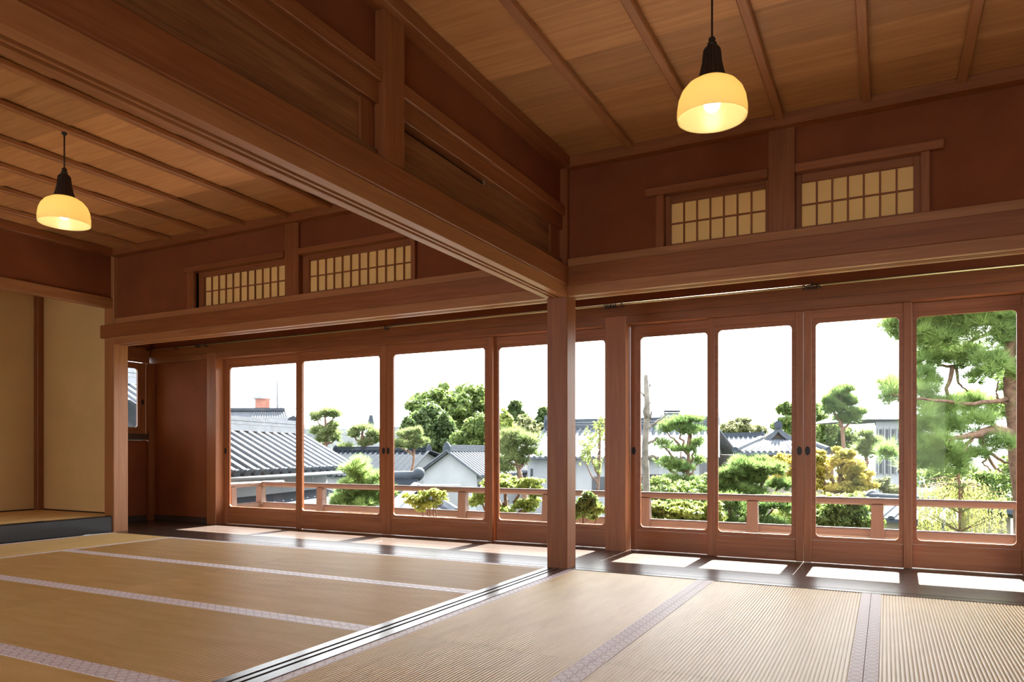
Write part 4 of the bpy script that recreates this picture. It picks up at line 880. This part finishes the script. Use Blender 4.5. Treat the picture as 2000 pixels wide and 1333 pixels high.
# the big pine at the right, close to the balcony
def pine_near():
    d = 9.0
    t = empty('big_pine', at(1985, d, GZ)); tag(t, 'big gnarled pine filling the rightmost glass door', 'tree')
    bm = bmesh.new(); Q = lambda x, y, dd=0: at(x, d + dd, zat(y, d + dd))
    limb(bm, [at(2020, d, GZ), Q(1995, 960), Q(1984, 850), Q(1976, 760), Q(1972, 690), Q(1974, 630), Q(1966, 560)], .12, .04, 9, .015)
    for pts, r0, r1 in (([Q(1970, 845), Q(1940, 838, -.2), Q(1910, 850, -.4), Q(1885, 852, -.5), Q(1850, 862, -.6)], .075, .02), ([Q(1915, 848, -.3), Q(1925, 880, -.4), Q(1955, 900, -.4), Q(1972, 905, -.5)], .03, .01), ([Q(1900, 852, -.4), Q(1880, 885, -.5), Q(1870, 900, -.5)], .028, .008), ([Q(1925, 880, -.4), Q(1945, 915, -.5), Q(1960, 925, -.5)], .02, .007), ([Q(1940, 880, -.4), Q(1920, 905, -.5), Q(1935, 920, -.5)], .016, .006), ([Q(1860, 715, .4), Q(1850, 760, .3), Q(1860, 800, .2), Q(1867, 815, .2)], .03, .012), ([Q(1866, 718, .4), Q(1872, 750, .3), Q(1890, 765, .3)], .022, .008), ([Q(1964, 690), Q(1920, 690, .2), Q(1866, 716, .4), Q(1830, 715, .5)], .04, .015), ([Q(1966, 640), Q(1930, 650, .2), Q(1890, 672, .3), Q(1850, 690, .4)], .035, .01), ([Q(1962, 600), Q(1900, 615, .2), Q(1830, 640, .4), Q(1760, 650, .6)], .03, .01), ([Q(1966, 780), Q(1900, 790, -.2), Q(1800, 780, -.3), Q(1735, 770, .2)], .03, .008), ([Q(1966, 790), Q(1950, 785), Q(1945, 770, .1), Q(1950, 745, .1)], .02, .008)):
        limb(bm, pts, r0, r1, 7, .012)
    bmesh.ops.recalc_face_normals(bm, faces=bm.faces[:]); link('trunk', from_bm('trunk', bm, True), M['bark'], t).location = -t.location
    cl = [(1745, 640, 24, 16, .5), (1770, 655, 24, 18, .5), (1800, 640, 40, 22, .4), (1850, 630, 44, 20, .3), (1900, 625, 40, 20, .2), (1945, 620, 34, 22, 0), (1830, 670, 36, 16, .3), (1880, 655, 34, 14, .2), (1955, 660, 26, 16, 0), (1810, 705, 36, 18, .5), (1850, 690, 30, 14, .5), (1900, 700, 38, 18, .3), (1945, 705, 28, 20, -.2), (1925, 735, 34, 12, .2), (1745, 755, 22, 14, .3), (1742, 780, 20, 12, .2), (1800, 740, 34, 18, .3), (1795, 775, 30, 16, 0), (1830, 800, 34, 16, 0), (1870, 790, 34, 14, .4), (1915, 795, 34, 16, .5), (1955, 800, 24, 18, .5), (1800, 830, 34, 20, -.3), (1850, 835, 36, 16, -.2), (1905, 825, 30, 12, -.2), (1810, 865, 34, 18, -.4), (1850, 880, 34, 18, -.5), (1815, 900, 40, 20, -.5), (1860, 910, 34, 16, -.5), (1900, 890, 30, 10, -.4), (1950, 870, 26, 10, -.4), (1735, 890, 16, 14, .3), (1890, 600, 60, 20, .1), (1800, 605, 50, 20, .3), (1990, 640, 34, 40, 0), (2010, 760, 40, 60, 0)]
    v, f = [], []; needle_tufts(v, f, [blob(c[0], c[1], d + c[4], c[2], c[3] * 1.35) for c in cl], 9000, .15, .0034, 11, -.2)
    o = link('foliage', mesh('foliage', v, f), M['needle_near'], t); o.location = -t.location; o['kind'] = 'stuff'
pine_near()
# weeping yellow-green tree and the fir sapling below it
def weeping():
    d = 10.0; t = empty('weeping_tree', at(1880, d, GZ)); tag(t, 'yellow-green weeping tree below the big pine', 'tree')
    bm = bmesh.new(); limb(bm, [at(1885, d, GZ), at(1880, d, zat(1010, d)), at(1872, d, zat(930, d))], .07, .02, 7, .01)
    v, f = [], []
    for _ in range(210):
        x = RN.gauss(1868, 48); x = min(1962, max(1796, x)); y0 = 925 + abs(x - 1868) * .32 + RN.uniform(-8, 40); dd = d + RN.uniform(-.6, .6); p = at(x, dd, zat(y0, dd)); n = RN.randint(14, 34)
        if RN.random() < .12: limb(bm, [at(1876, d, zat(945, d)), at((x + 1876) / 2, dd, zat(y0 - 6, dd)), p], .012, .004, 5, .004)
        for k in range(n):
            p = p + Vector((RN.uniform(-.006, .006), RN.uniform(-.006, .006), -.026)); a = (Vector((RN.uniform(-1, 1), RN.uniform(-1, 1), -1.1))).normalized(); s = a.cross(rdir()).normalized() * .0075; L = RN.uniform(.03, .055); i = len(v)
            v += [p, p + a * L * .5 + s, p + a * L, p + a * L * .5 - s]; f.append((i, i + 1, i + 2, i + 3))
    link('trunk', from_bm('trunk', bm, True), M['bark'], t).location = -t.location
    o = link('foliage', mesh('foliage', v, f), M['willow'], t); o.location = -t.location; o['kind'] = 'stuff'
weeping()
def sapling():
    d = 7.5; t = empty('fir_sapling', at(1875, d, GZ)); tag(t, 'slender fir sapling with bare whorls behind the lower rail', 'tree')
    bm = bmesh.new(); limb(bm, [at(1876, d, GZ), at(1875, d, zat(1000, d)), at(1873, d, zat(935, d))], .03, .005, 6, 0)
    v, f = [], []
    for y, L, n in ((955, .10, 6), (1003, .20, 8), (1040, .32, 9), (1075, .4, 9)):
        c = at(1874.5, d, zat(y, d))
        for k in range(n):
            a = 2 * math.pi * k / n + y; e = c + Vector((math.cos(a) * L, math.sin(a) * L, L * .55)); limb(bm, [c, c.lerp(e, .5), e], .006, .002, 5, .002)
            for s in range(26):
                p = c.lerp(e, .15 + .85 * s / 26)
                for _ in range(2):
                    q = ((e - c).normalized() * .5 + rdir()).normalized(); w = q.cross(rdir()).normalized() * .0018; i = len(v); v += [p - w, p + w, p + q * .045]; f.append((i, i + 1, i + 2))
    link('trunk', from_bm('trunk', bm, True), M['bark'], t).location = -t.location
    o = link('foliage', mesh('foliage', v, f), M['needle'], t); o.location = -t.location; o['kind'] = 'stuff'
sapling()
